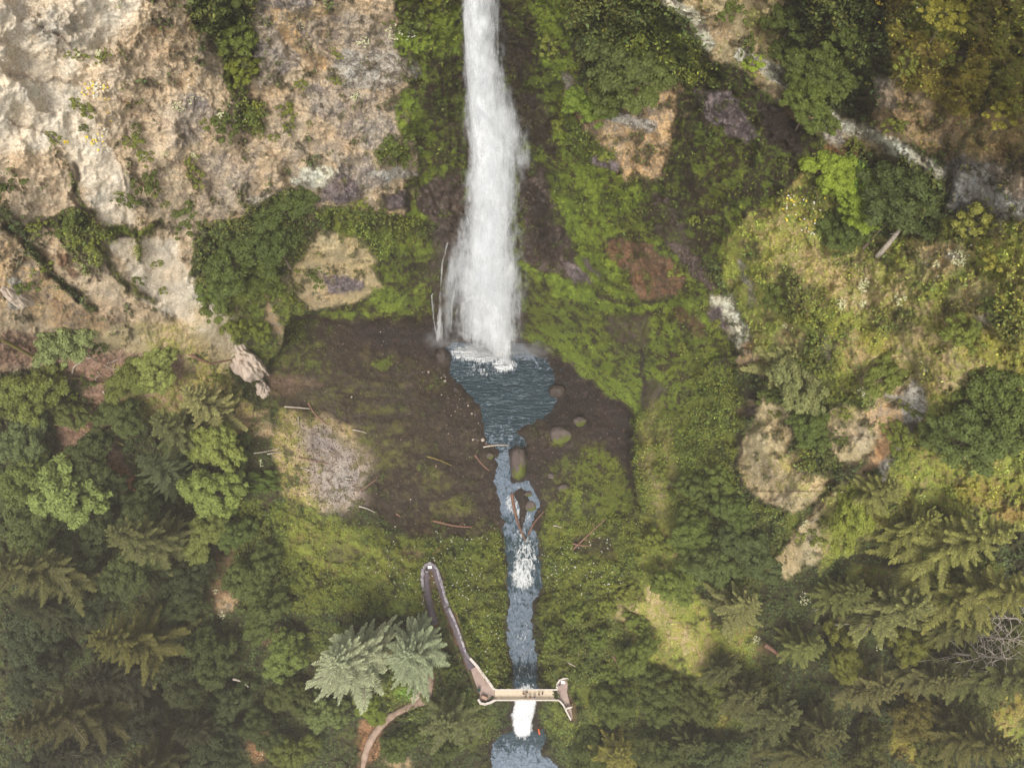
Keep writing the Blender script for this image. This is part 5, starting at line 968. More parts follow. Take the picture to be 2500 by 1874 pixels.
# ---------------------------------------------------------------- paths, bridge, walls
import bmesh
ASPH = noise_mat("asphalt", S(88, 80, 88), S(108, 98, 104), 1.2, .9, .03, bscale=20)
PAVE = noise_mat("paving", S(158, 138, 130), S(176, 156, 146), .9, .9, .02, bscale=14)
DIRT = noise_mat("trodden_path", S(142, 120, 106), S(170, 148, 130), .8, .9, .06, bscale=8)
DECK = noise_mat("deck_concrete", S(206, 190, 166), S(222, 206, 182), 1.5, .85, .02)
COPE = noise_mat("coping_stone", S(196, 186, 176), S(222, 214, 204), 3, .85, .03)
STONE = noise_mat("rubble_stone", S(112, 106, 116), S(176, 170, 176), 1.6, .9, .08)
ROCKM = noise_mat("boulder_rock", S(82, 73, 70), S(112, 102, 98), .8, .9, .15, bscale=5)
ROCKW = noise_mat("wet_boulder_rock", S(58, 50, 46), S(80, 70, 64), 1.0, .6, .15, bscale=5)
ROCKP = noise_mat("pale_boulder_rock", S(176, 160, 148), S(206, 190, 172), .7, .9, .2, bscale=3)
def mossrock():
    m = noise_mat("mossy_rock", S(88, 78, 74), S(116, 104, 100), 1.2, .9, .15, bscale=5); n, l = m.node_tree.nodes, m.node_tree.links; b = n['Principled BSDF']
    src = b.inputs['Base Color'].links[0].from_socket; tc = n.new('ShaderNodeTexCoord'); s = n.new('ShaderNodeSeparateXYZ'); l.new(tc.outputs['Object'], s.inputs[0])
    t = n.new('ShaderNodeTexNoise'); t.inputs['Scale'].default_value = 3; l.new(tc.outputs['Object'], t.inputs['Vector'])
    v = math_n(n, l, 'ADD', math_n(n, l, 'MULTIPLY', s.outputs[1], -1.3), math_n(n, l, 'MULTIPLY', s.outputs[0], .6)); v = math_n(n, l, 'ADD', v, math_n(n, l, 'MULTIPLY', math_n(n, l, 'SUBTRACT', t.outputs[0], .5), 2.5))
    v = math_n(n, l, 'MULTIPLY', math_n(n, l, 'SUBTRACT', v, .55), 6, True); mx = n.new('ShaderNodeMix'); mx.data_type = 'RGBA'; l.new(v, mx.inputs[0]); l.new(src, mx.inputs[6]); mx.inputs[7].default_value = (*S(92, 100, 42), 1); l.new(mx.outputs[2], b.inputs['Base Color']); return m
ROCKG = mossrock()
def strip(name, d, mat, ex=0):
    c = P(d[:, 0], d[:, 1], d[:, 2]); pxm = np.array([11.4] * len(d)) * 170 / (170 - d[:, 2]); t = np.gradient(c[:, :2], axis=0); t /= np.linalg.norm(t, axis=1, keepdims=True)
    nrm = np.stack([-t[:, 1], t[:, 0], 0 * t[:, 0]], -1); w = (d[:, 3] / pxm)[:, None] + fbm(np.arange(len(d)) / 3., np.zeros(len(d)), 700, 3)[:, None] * .35
    rows = [c + nrm * w - [0, 0, .5], c + nrm * w, c, c - nrm * w, c - nrm * w - [0, 0, .5]]; V = np.stack(rows, 1).reshape(-1, 3); n = len(d)
    Q = [(i * 5 + k, i * 5 + k + 1, i * 5 + 6 + k, i * 5 + 5 + k) for i in range(n - 1) for k in range(4)]
    o = mesh_np(name, V, Q, mat=mat); o['kind'] = 'structure'; return o
strip('path', path_dense('hairpin'), ASPH); strip('path', path_dense('lower'), DIRT)
def slab(name, pxs, z, th, mat, parent=None):
    p = [P(x, y, z) for x, y in pxs]; bm = bmesh.new(); vt = [bm.verts.new(q) for q in p]; vb = [bm.verts.new((q[0], q[1], z - th)) for q in p]
    bm.faces.new(vt); bm.faces.new(vb[::-1]); n = len(p)
    for i in range(n): bm.faces.new((vt[i], vb[i], vb[(i + 1) % n], vt[(i + 1) % n]))
    bmesh.ops.recalc_face_normals(bm, faces=bm.faces); me = bpy.data.meshes.new(name); bm.to_mesh(me); bm.free(); me.materials.append(mat)
    o = bpy.data.objects.new(name, me); scene.collection.objects.link(o); o.parent = parent; return o
LAND = [(1143,1612),(1152,1610),(1180,1648),(1206.5,1682),(1206.5,1707),(1196,1712),(1184,1715.5),(1174,1713),(1170,1704),(1172,1694),(1166,1680),(1158,1660)]
slab('terrace', LAND, 0.05, 2.5, PAVE)['kind'] = 'structure'
EAST = [(1356.5,1684),(1361,1671),(1366,1662),(1376,1658),(1385,1659),(1386,1672),(1384,1688),(1388,1704),(1394,1726),(1397,1742),(1398,1754),(1393,1752),(1386,1740),(1376,1718),(1368,1709),(1356.5,1706)]
slab('terrace', EAST, 0.05, 2.5, PAVE)['kind'] = 'structure'
def wall(name, pts, h, th, mat, label, group=None, crenel=0, ex=.0, cope=None):
    """pts: px,py,z ; a low wall following them"""
    c = [Vector(P(*p)) for p in pts]; e = bpy.data.objects.new(name, None); scene.collection.objects.link(e); e.location = c[0]
    tag(e, label, 'wall', group); D = []
    for a, b in zip(c[:-1], c[1:]):
        n = max(1, int((b - a).length / .9)); D += [a.lerp(b, i / n) for i in range(n)]
    D.append(c[-1]); D = np.array([tuple(v) for v in D]); t = np.gradient(D[:, :2], axis=0); t /= np.linalg.norm(t, axis=1, keepdims=True); N_ = np.stack([-t[:, 1], t[:, 0], 0 * t[:, 0]], -1) * th / 2
    def run(nm, z0, z1, k, m):
        V = np.stack([D + N_ * k + [0, 0, z0], D + N_ * k + [0, 0, z1], D - N_ * k + [0, 0, z1], D - N_ * k + [0, 0, z0]], 1).reshape(-1, 3); V += rs.normal(0, .02, V.shape); nn = len(D)
        Q = [(i * 4 + k2, i * 4 + k2 + 1, i * 4 + 5 + k2, i * 4 + 4 + k2) for i in range(nn - 1) for k2 in range(3)] + [(0, 1, 2, 3), (nn * 4 - 1, nn * 4 - 2, nn * 4 - 3, nn * 4 - 4)]
        o = mesh_np(nm, V - np.array(c[0]), Q, mat=m, smooth=False); o.parent = e
    run('wall_face', -2.2, h, 1, mat); run('coping', h, h + .14, 1.35, cope or mat)
    if crenel:
        V = []; Q = []
        for i in range(0, len(D) - 1, 1):
            p = D[i] - np.array(c[0]); s = np.array([.26, .24, .22]) * (.8 + .5 * rs.rand(3)); o_ = len(V)
            for dx in (-1, 1):
                for dy in (-1, 1):
                    for dz in (0, 1): V.append(p + np.array([dx * s[0], dy * s[1], h + .12 + dz * s[2]]) + rs.normal(0, .03, 3))
            Q += [(o_ + a, o_ + b, o_ + c_, o_ + d) for a, b, c_, d in ((0, 1, 3, 2), (4, 6, 7, 5), (0, 4, 5, 1), (2, 3, 7, 6), (1, 5, 7, 3))]
        o = mesh_np('capstones', V, Q, mat=cope or mat, smooth=False); o.parent = e
    return e
wall('stone_wall', [(1034,1440,4.9),(1031,1412,5.2),(1033,1392,5.3),(1040,1380,5.3),(1050,1376,5.3),(1061,1381,5.2),(1070,1396,5.1),(1080,1430,4.6),(1089,1462,4),(1094,1478,3.5)], .7, .45, STONE, "rough stone wall with capstones curving round the hairpin bend", crenel=1)
wall('stone_wall', [(1096,1484,3.3),(1108,1510,2.6),(1120,1540,1.9),(1129,1566,1.3),(1136,1590,.9),(1146,1606,.4)], .5, .35, STONE, "low stone kerb wall along the path between the bend and the terrace")
wall('stone_wall', [(1148,1606,.2),(1164,1624,.05),(1184,1651,.05),(1207,1682,.05)], .95, .4, COPE, "straight pale parapet wall beside the western terrace", cope=COPE)
wall('stone_wall', [(1208,1708,.05),(1197,1713.5,.05),(1184,1717.5,.05),(1173,1715,.05),(1168,1705,.05)], .9, .35, STONE, "curved stone wall behind the bench on the western terrace", cope=COPE)
wall('stone_wall', [(1358.5,1683,.05),(1359,1670,.05),(1365,1660,.05),(1376,1655.5,.05),(1388,1656,.05)], .9, .28, COPE, "curved pale wall round the northern tip of the eastern terrace", cope=COPE)
wall('stone_wall', [(1359,1706.5,.05),(1367,1711,.05),(1374,1719,.05),(1384,1738,.05),(1393,1756,-.2)], .9, .22, STONE, "narrow wall running down from the southern side of the eastern terrace", cope=COPE)
wall('stone_wall', [(1033,1668,-5.9),(1030,1684,-6),(1020,1698,-6.2),(1006,1710,-6.6)], .8, .9, ROCKP, "thick pale stone wall beside the lower path, below the silvery fir", cope=ROCKP)
wall('stone_wall', [(1030,1445,4.7),(1034,1475,4.4),(1038,1488,4.2)], .5, .35, STONE, "short low wall on the outer side of the hairpin's left arm")
# bridge
br = bpy.data.objects.new('footbridge', None); scene.collection.objects.link(br)
A_, B_ = Vector(P(1207.5, 1695, 0)), Vector(P(1358.5, 1695, 0)); br.location = (A_ + B_) / 2; tag(br, "narrow pale concrete arch footbridge crossing above the lower falls", 'bridge')
HLx = (B_ - A_).length / 2; HWy = .92
def box_mesh(name, boxes, mat, parent, bev=0):
    bm = bmesh.new()
    for (x0, x1, y0, y1, z0, z1) in boxes:
        r = bmesh.ops.create_cube(bm, size=1); bmesh.ops.scale(bm, vec=(x1 - x0, y1 - y0, z1 - z0), verts=r['verts']); bmesh.ops.translate(bm, vec=((x0 + x1) / 2, (y0 + y1) / 2, (z0 + z1) / 2), verts=r['verts'])
    if bev: bmesh.ops.bevel(bm, geom=bm.edges[:], offset=bev, segments=1, affect='EDGES')
    me = bpy.data.meshes.new(name); bm.to_mesh(me); bm.free(); me.materials.append(mat); o = bpy.data.objects.new(name, me); scene.collection.objects.link(o); o.parent = parent; return o
box_mesh('deck', [(-HLx, HLx, -HWy + .02, -.04, -.3, .06), (-HLx, HLx, .04, HWy - .02, -.3, .06), (-HLx, HLx, -.04, .04, -.3, .035), (-HLx, HLx, -HWy + .02, -HWy + .2, .06, .12), (-HLx, HLx, HWy - .2, HWy - .02, .06, .12)], DECK, br)
for sy in (-1, 1):
    y0 = sy * (HWy + .11); bx = [(-HLx, HLx, y0 - .1, y0 + .1, .0, .22), (-HLx, HLx, y0 - .13, y0 + .13, .92, 1.05)]; k = int(HLx * 2 / .28)
    bx += [(-HLx + .14 + i * .28 - .06, -HLx + .14 + i * .28 + .06, y0 - .06, y0 + .06, .2, .94) for i in range(k)] + [(x - .2, x + .2, y0 - .16, y0 + .16, -.3, 1.1) for x in (-HLx + .2, HLx - .2)]
    box_mesh('parapet', bx, COPE, br)
for sy in (-.7, .7):
    ar = []; n = 24; zs_ = [-.45 - 5.5 * ((2 * (i + .5) / n - 1) ** 2) for i in range(n)]
    for i in range(n): ar.append((-HLx + .2 + (2 * HLx - .4) * i / n, -HLx + .2 + (2 * HLx - .4) * (i + 1) / n, sy - .18, sy + .18, zs_[i] - .45, zs_[i]))
    ar += [(-HLx + .2 + (2 * HLx - .4) * (i + .5) / n - .14, -HLx + .2 + (2 * HLx - .4) * (i + .5) / n + .14, sy - .12, sy + .12, zs_[i] - .1, -.28) for i in range(0, n, 3)]
    box_mesh('arch_rib', ar, COPE, br)
# bench, bin, signs, gate, orange boom
def at_px(name, px, py, z, rz, label, cat, group=None):
    e = bpy.data.objects.new(name, None); scene.collection.objects.link(e); e.location = tuple(P(px, py, z)); e.rotation_euler = (0, 0, rz); return tag(e, label, cat, group)
BROWN = noise_mat("dark_timber", S(96, 66, 56), S(120, 86, 72), 5, .8, .01); LTIM = noise_mat("worn_timber", S(170, 140, 120), S(196, 166, 144), 6, .8, .01); TEAL = noise_mat("green_paint", S(24, 60, 56), S(36, 74, 66), 4, .5, 0); WHT = noise_mat("white_panel", S(232, 230, 224), S(245, 243, 238), 2, .5, 0); STEEL = noise_mat("grey_metal", S(96, 98, 104), S(120, 122, 126), 6, .4, 0, .5); ORG = noise_mat("orange_paint", S(236, 96, 34), S(246, 116, 48), 3, .5, 0)
e = at_px('bench', 1183, 1702, .06, R(-20), "brown slatted table bench on the western terrace of the bridge", 'bench')
box_mesh('frame', [(-.75, .75, -.40, -.30, .66, .76), (-.75, .75, .30, .40, .66, .76), (-.75, -.65, -.3, .3, .66, .76), (.65, .75, -.3, .3, .66, .76)], BROWN, e, .01)
box_mesh('seat', [(-.62, .62, -.29 + i * .145, -.29 + i * .145 + .125, .68, .735) for i in range(4)], LTIM, e)
for x in (-.6, .6):
    for y in (-.33, .33): box_mesh('leg', [(x - .05, x + .05, y - .05, y + .05, 0, .655)], BROWN, e)
def lathe(name, prof, mat, parent, n=16):
    V = [(r * math.cos(6.2832 * k / n), r * math.sin(6.2832 * k / n), z) for r, z in prof for k in range(n)]; Q = [(i * n + k, i * n + (k + 1) % n, (i + 1) * n + (k + 1) % n, (i + 1) * n + k) for i in range(len(prof) - 1) for k in range(n)]
    return mesh_np(name, V, Q, mat=mat, parent=parent)
e = at_px('litter_bin', 1169.8, 1683.6, .06, 0, "dark green round litter bin at the edge of the western terrace", 'bin')
lathe('bin_body', [(0, 0), (.3, .01), (.33, .3), (.34, .85), (.0, .86)], TEAL, e); lathe('lid', [(.37, .86), (.37, .93), (.22, 1.08), (.12, 1.1), (.1, 1.06), (0, 1.05)], TEAL, e)
def sign(px, py, z, rz, label):
    e = at_px('information_sign', px, py, z, rz, label, 'sign', 'information signs at the viewpoints')
    p = box_mesh('panel', [(-.42, .42, -.3, .3, -.02, .02)], WHT, e, .008); p.location = (0, 0, 1.05); p.rotation_euler = (R(25), 0, 0)
    f = box_mesh('panel_frame', [(-.46, .46, -.34, -.302, -.03, .03), (-.46, .46, .302, .34, -.03, .03), (-.46, -.422, -.302, .302, -.03, .03), (.422, .46, -.302, .302, -.03, .03)], STEEL, e); f.location = (0, 0, 1.05); f.rotation_euler = (R(25), 0, 0)
    for x in (-.3, .3): box_mesh('post', [(x - .04, x + .04, -.04, .04, 0, 1.02)], STEEL, e)
sign(1050.6, 1385, 5.35, R(4), "white information panel at the tip of the hairpin bend"); sign(1374, 1664.5, .06, R(-8), "white information panel at the northern tip of the eastern terrace")
e = at_px('gate', 1387.5, 1726.5, .06, R(14), "pale grey gate bar across the eastern terrace path", 'gate')
box_mesh('gate_panel', [(-.75, .75, -.035, .035, .25 + .22 * i, .33 + .22 * i) for i in range(4)] + [(-.75, .75, -.14, .14, 1.12, 1.17)], COPE, e)
for x in (-.8, .8): box_mesh('post', [(x - .045, x + .045, -.06, .06, 0, 1.25)], STEEL, e)
a, b = P(1311.5, 1768, -28), P(1317.5, 1792, -28); v, q = tube([a + [0, 0, .15], (a + b) / 2 + [.05, 0, .18], b + [0, 0, .15]], [.17, .18, .17], 10)
tag(mesh_np('floating_boom', v, q, mat=ORG), "bright orange pole floating in the pool under the lower falls", 'pole')

# ---------------------------------------------------------------- boulders
def rock_mesh(seed, sub=4, rough=.28, boxy=.4):
    bm = bmesh.new(); bmesh.ops.create_icosphere(bm, subdivisions=sub, radius=1); g = np.random.RandomState(seed); F = g.normal(0, 1, (9, 3)); F /= np.linalg.norm(F, axis=1)[:, None]; ds = .72 + .3 * g.rand(9)
    from mathutils import noise
    for v in bm.verts:
        p = v.co.copy(); k = min([1.15] + [d / max(1e-3, p.dot(Vector(f))) for f, d in zip(F, ds) if p.dot(Vector(f)) > .3]); k = 1 * (1 - boxy) + k * boxy
        v.co = p * (k + noise.fractal(p * 1.7 + Vector((seed * 3.1, 0, 0)), 1, 2, 4) * rough * .5)
    me = bpy.data.meshes.new('boulder'); bm.to_mesh(me); bm.free(); me.polygons.foreach_set('use_smooth', [True] * len(me.polygons)); return me
def boulder(px, py, rx, ry, rz, mat, label, seed, rot=0, sink=.25, group=None, cat='boulder', name='boulder'):
    pale = mat is ROCKP and max(rx, ry) > 7; me = rock_mesh(seed, (5 if pale else 4) if max(rx, ry) > 7 else 2, .75 if pale else .28, .7 if pale else .4); me.materials.append(mat); o = bpy.data.objects.new(name, me); scene.collection.objects.link(o)
    zg = float(Zg(px, py)); k = (170 - zg) / 1800 / .985; o.location = tuple(P(px, py, zg + rz * (1 - 2 * sink) * .5)); o.scale = (rx * k, ry * k, rz); o.rotation_euler = (0, 0, rot)
    return tag(o, label, cat, group)
boulder(1265,1128,22,42,3.4,ROCKG,"large oval boulder with a moss rim standing in the stream below the pool",3)
boulder(1080,875,21,23,3.2,ROCKW,"dark round boulder at the left foot of the falls",4)
boulder(1112,951,8,7,.9,ROCKW,"small dark boulder on the left shore of the pool",5); boulder(1196,1112,9,9,1,ROCKG,"small rounded boulder beside the pale log at the pool outlet",6)
boulder(1360,955,22,17,1.6,ROCKW,"flat dark boulder on the right shore of the pool",7); boulder(1366,1062,27,22,1.4,ROCKG,"broad mossy boulder right of the pool outlet",8); boulder(1415,1028,16,12,1.6,ROCKG,"mossy boulder lying in the shade of the right rock lip",9)
boulder(607,888,30,44,6,ROCKP,"tall pale rock spire left of the basin",10,R(35),.2); boulder(637,893,9,16,3.5,ROCKP,"slim pale rock knob attached below the tall spire",11,R(30)); boulder(642,950,14,20,2.5,ROCKP,"low pale outcrop under the rock spire",12)
boulder(1375,1190,14,9,1.2,ROCKG,"mossy block on the bank right of the big oval boulder",13); boulder(1345,1160,9,8,.8,ROCKM,"small brown block right of the big oval boulder",14); boulder(1015,1692,7,7,1.6,ROCKP,"pale round boulder against the thick wall by the lower path",15)
boulder(1295,1235,13,14,.8,ROCKG,"mossy islet rock between the two arms of the stream",16); boulder(1290,1205,9,6,.6,ROCKG,"low mossy rock at the upstream end of the islet",17); boulder(45,725,14,24,3,ROCKP,"grey pillar of rock near the left edge under the brown outcrop",18)
g = np.random.RandomState(9)
for k in range(84):
    t = g.rand(); x = np.interp(t, [0, .3, .7, 1], [1085, 1100, 1170, 1185]) - abs(g.normal(0, 26)) - 3; y = np.interp(t, [0, .3, .7, 1], [895, 930, 1010, 1085]) + g.normal(0, 6); r = 1.4 + 4 * g.rand() ** 3
    boulder(x, y, r, r * (.7 + .5 * g.rand()), .12 + r * .06, (ROCKM, ROCKW, ROCKM, ROCKW, ROCKP)[k % 5], "small stone lying loose on the left shore of the pool", 20 + k % 6, g.rand() * 6, .2, 'loose stones on the pool shore', 'stone', 'stone')
for k in range(64):
    t = g.rand(); y = 1110 + 590 * t; x = np.interp(y, [1110, 1250, 1437, 1513, 1706], [1240, 1262, 1282, 1266, 1284]) + g.choice([-1, 1]) * (g.uniform(8, 38) if k % 3 else g.uniform(20, 34)); r = 1.2 + 2.8 * g.rand() ** 2
    boulder(x, y, r, r * .8, .3, (ROCKW, ROCKG)[k % 2], "small wet stone at the edge of the stream", 20 + k % 6, g.rand() * 6, .2, 'wet stones along the stream', 'stone', 'stone')
# pebbles and broken rock over the basin floor
def gravel():
    sel = (sF > 4) & (sdP < -4) & (PX > 600) & (PY < 1300); idx = np.argwhere(sel); pr = np.where(M['scree'][3], .6, 1)
    pick = idx[rs.randint(0, len(idx), 9000)]; c = P(PX[pick[:, 0], pick[:, 1]] + rs.rand(9000) * 2, PY[pick[:, 0], pick[:, 1]] + rs.rand(9000) * 2, ZF[pick[:, 0], pick[:, 1]])
    n = len(c); s = .05 + .16 * rs.rand(n) ** 3 + .05 * rs.rand(n); o6 = np.array([[1, 0, 0], [0, 1, 0], [-1, 0, 0], [0, -1, 0], [0, 0, .7], [0, 0, -.6]]); V = c[:, None] + (o6[None] + rs.normal(0, .22, (n, 6, 3))) * s[:, None, None]
    T = np.array([(0, 1, 4), (1, 2, 4), (2, 3, 4), (3, 0, 4), (1, 0, 5), (2, 1, 5), (3, 2, 5), (0, 3, 5)]); F = (np.arange(n)[:, None, None] * 6 + T[None]).reshape(-1, 3)
    pal = np.array([S(70, 58, 50), S(92, 76, 66), S(124, 108, 98), S(88, 66, 52), S(196, 186, 176)]); k = pal[rs.choice(5, n, p=[.46, .3, .08, .155, .005])] * np.exp(rs.normal(0, .15, (n, 1)))
    o = mesh_np('gravel', V.reshape(-1, 3), tris=F, mat=LEAF, smooth=False, attrs={'lc': (np.repeat(k, 6, 0), 'FLOAT_COLOR')}); tag(o, kind='stuff')
gravel()

# ---------------------------------------------------------------- logs and dead wood
def log(p0, p1, w, mat, label, name='fallen_log', cat='log', group=None, bend=.04, br=0, lift=.0, mid=None):
    a, b = G(*p0), G(*p1); a.z += w * .5 + .35 + lift; b.z += w * .4 + .35 + lift; d = b - a; sd_ = Vector((-d.y, d.x, 0)); o_ = rs.normal(0, abs(bend))
    pts = []
    for t in np.linspace(0, 1, 7):
        p = a.lerp(b, t) + sd_ * (o_ * math.sin(math.pi * t)); 
        if t not in (0, 1):
            px, py = project(tuple(p)); p.z = max(p.z, float(Zg(px, py)) + w * .3 + .3 + lift * .6)
        pts.append(p - a)
    parts = [tube(pts, [w * (1 - .5 * t) for t in np.linspace(0, 1, 7)], 7)]
    for k in range(br):
        t = .25 + .7 * rs.rand(); i = int(t * 6); p = np.array(pts[i]); L_ = d.length * (.12 + .2 * rs.rand()); dr = unit(np.array(d.normalized()) * .8 + np.array(sd_.normalized()) * rs.choice([-1, 1]) * (.5 + rs.rand()) + [0, 0, .35])
        parts.append(tube([p, p + dr * L_ * .5 + rs.normal(0, .05, 3), p + dr * L_], [w * .4, w * .25, .02], 5))
    v, q = join(parts); o = mesh_np(name, v, q, mat=mat); o.location = a; return tag(o, label, cat, group)
log((1180,1092),(1254,1089),.22,DEAD,"pale curved log lying across the pool outlet",bend=-.06); log((1183,1083),(1206,1093),.1,WOODR,"short red stick touching the pale log at the pool outlet"); log((1160,1112),(1194,1149),.2,WOODR,"red brown log on the left bank just below the pool outlet",bend=.06)
log((1043,1115),(1103,1137),.18,MOSSW,"mossy green log alone on the dark basin floor"); log((696,994),(758,999),.22,DEAD,"pale straight log at the upper left of the scree"); log((754,985),(800,1038),.2,WOODR,"red brown log meeting the pale log above the scree"); log((729,1018),(731,1042),.15,DEAD,"short upright lying stick under the pale log above the scree")
log((1250,1208),(1283,1322),.42,WOODB,"thick dark log jammed lengthwise in the stream",bend=.05,lift=1.1); log((1290,1306),(1328,1250),.25,WOODB,"dark log leaning to the right from the stream below the thick log",lift=.5); log((1058,1271),(1153,1287),.32,WOODB,"long dark log at the lower edge of the basin floor",br=2); log((1058,1353),(1092,1325),.15,WOODB,"dark forked branch above the hairpin bend",br=2)
log((1396,1344),(1477,1268),.2,WOODR,"brown branch slanting across the right meadow",br=3); log((1398,1327),(1442,1332),.2,WOODR,"short brown log touching the slanting branch in the right meadow"); log((1351,1283),(1372,1288),.16,DEAD,"pale stick at the top of the right meadow"); log((1411,1575),(1413,1604),.16,DEAD,"thin pale stick pointing up and down in the right meadow"); log((1387,1617),(1404,1626),.15,DEAD,"small pale stick above the eastern terrace")
log((1495,1600),(1513,1642),.24,WOODR,"orange brown forked branch right of the eastern terrace",br=2); log((1616,1760),(1629,1722),.18,DEAD,"pale stick in the undergrowth right of the gate"); log((584,1655),(621,1674),.26,DEAD,"white fallen branch among clumpy trees left of the silvery fir",lift=3.5)
log((2,828),(146,909),.42,MOSSW,"long mossy log from the left edge over the landslip",bend=.05,lift=.6); log((108,943),(212,930),.32,MOSSW,"mossy orange log in the middle of the landslip",lift=1,br=2); log((150,1043),(258,1062),.3,MOSSW,"mossy yellow trunk above the dead bracken",lift=2,br=2); log((256,1062),(312,1092),.26,MOSSW,"broken end of mossy trunk right of the dead bracken",lift=1.5,br=2)
log((228,938),(286,948),.2,MOSSW,"thin mossy pole right of the landslip",lift=.8); log((186,917),(232,880),.16,DEAD,"bare grey branching top of a fallen tree above the landslip",br=5,lift=1); log((192,890),(216,862),.13,DEAD,"thin grey branch left of the bare treetop",lift=.8,br=2); log((240,1080),(270,1064),.2,DEAD,"pale stub against the mossy yellow trunk",lift=1.6)
log((304,1003),(324,1008),.22,DEAD,"white split piece of wood right of the landslip",lift=.4); log((302,1023),(315,1018),.2,DEAD,"white chip of wood under the split piece",lift=.4); log((257,958),(266,975),.22,DEAD,"bleached white knot of wood below the bare treetop",lift=.4,br=1); log((394,935),(399,946),.16,DEAD,"white stick beside the small grey green fir on the ledge")
log((466,866),(517,890),.38,WOODR,"brown weathered log at the brink of the ledge left of the spire"); log((520,890),(566,880),.26,WOODB,"dark branch continuing the brown log at the brink"); log((65,1035),(82,1022),.2,MOSSW,"yellow mossy stub in the left forest",lift=3); log((195,1035),(248,998),.16,MOSSW,"thin mossy trunk rising above the yellow trunk",lift=2,br=2)
log((622,1108),(686,1095),.15,DEAD,"thin pale stick at the forest's edge left of the scree",lift=.3); log((655,1110),(690,1105),.17,DEAD,"pale stick right below the thin one at the forest's edge",lift=.3); log((730,1118),(806,1135),.17,WOODR,"long thin stick crossing the scree"); log((735,1141),(770,1151),.14,DEAD,"curved white stick under the long thin stick"); log((862,1050),(895,1058),.16,DEAD,"pale stick at the right rim of the scree")
log((883,1197),(918,1172),.18,WOODR,"reddish stick slanting up, right of the scree"); log((877,1236),(916,1251),.18,DEAD,"pale stick below the scree, tip to the right"); log((843,1168),(861,1170),.2,DEAD,"short thick white stick at the scree's right rim"); log((968,1255),(978,1262),.2,WOODR,"short brown chunk at the lower edge of the basin floor")
log((1855,1573),(1896,1603),.55,WOODB,"thick broken brown log among the trees of the right slope",lift=2.5); log((2330,592),(2392,556),.2,DEAD,"bleached fallen tree with fine branches near the orange stained rock",br=8,lift=.6)
g = np.random.RandomState(3)
for k in range(34):
    x, y = g.uniform(770, 880), 0; y = 1090 + (x - 770) * .9 + g.normal(0, 34); a = g.rand() * 3.1; L_ = g.uniform(6, 18)
    log((x, y), (x + L_ * math.cos(a), y + L_ * math.sin(a) * .6), .07, DEAD, "bleached little stick scattered on the grey scree", 'stick', 'stick', 'bleached sticks on the scree')
for k in range(30):
    x, y, a, L_ = g.uniform(10, 330), 0, g.rand() * 3.1, g.uniform(12, 34); y = 850 + x * .35 + g.normal(0, 60)
    log((x, y), (x + L_ * math.cos(a), y + L_ * math.sin(a) * .6), .08, (DEAD, WOODR)[k % 2], "thin broken branch lying in the landslip litter", 'stick', 'stick', 'broken branches of the landslip', lift=.3, br=k % 2)
def snag(pb, pt, w, label, br=6, blen=.16, mat=DEAD, hmax=30, droop=.2, up=0):
    a = Vector(P(pb[0], pb[1], float(Zg(*pb)) + up)); best = min(np.arange(2, hmax, .5), key=lambda h: np.hypot(*(P(pt[0], pt[1], a.z + h)[:2] - np.array(a)[:2]))); b = Vector(P(pt[0], pt[1], a.z + best)); d = np.array(b - a)
    e = bpy.data.objects.new('dead_tree', None); scene.collection.objects.link(e); e.location = a; tag(e, label, 'dead tree')
    mesh_np('trunk', *tube([(0, 0, -2), d * .5 + rs.normal(0, .1, 3), d], [w, w * .75, w * .25], 7), mat=mat, parent=e); parts = []
    for k in range(br):
        t = .25 + .72 * (k + .5) / br; az = k * 2.4 + rs.rand(); L_ = best * blen * (1.25 - t) * (.6 + .8 * rs.rand()) + .3; dr = np.array([math.cos(az), math.sin(az), .25]); p = d * t; m = p + dr * L_ * .5; q = p + dr * L_ - [0, 0, L_ * droop]
        parts.append(tube([p, m, q], [w * .22, w * .13, .015], 4))
        for s_ in range(3):
            r0 = m + (q - m) * s_ / 3; tw = unit(dr + rs.normal(0, .7, 3)) * L_ * .35; parts.append(tube([r0, r0 + tw], [w * .08, .01], 3))
    if parts: mesh_np('branch', *join(parts), mat=mat, parent=e)
snag((2160,607),(2209,545),.42,"bleached bare trunk with a broken tip, standing below the lime green tree",3,.1,up=1.2)
snag((2330,1509),(2500,1508),.28,"long dead fir pointing right, upper of the dead firs at the right edge",26,.2); snag((2350,1548),(2498,1562),.3,"dead fir with many twigs, middle one of the dead firs",34,.26); snag((2305,1592),(2470,1608),.34,"dead fir with dense hanging twigs, lowest of the dead firs",44,.32); snag((2445,1450),(2520,1476),.26,"dead branching top at the right edge above the dead firs",30,.4)
snag((2024,1523),(2074,1522),.26,"lone bare grey pole left of the largest grey green pine",2,.08); snag((2080,1446),(2108,1435),.16,"short slanting grey pole above the largest grey green pine",1,.1); snag((2160,1416),(2196,1398),.14,"pair of thin slanting dead stems on the right slope",3,.2); snag((2254,1343),(2308,1338),.26,"pale bare trunk at the foot of the ochre grass",2,.1)
snag((2145,1178),(2184,1177),.14,"thin white pole lying level below the right tan slab",2,.2); snag((1990,1488),(2012,1487),.2,"short forked grey snag left of the lone bare pole",4,.3); snag((2024,1552),(2034,1560),.1,"tiny forked twig snag under the lone bare pole",4,.4); snag((1978,1274),(1998,1266),.14,"small pale stick standing on the tan rock wedge",1,.1); snag((1775,1618),(1800,1620),.12,"short grey stub at the yellow slope's lower end",1,.1)

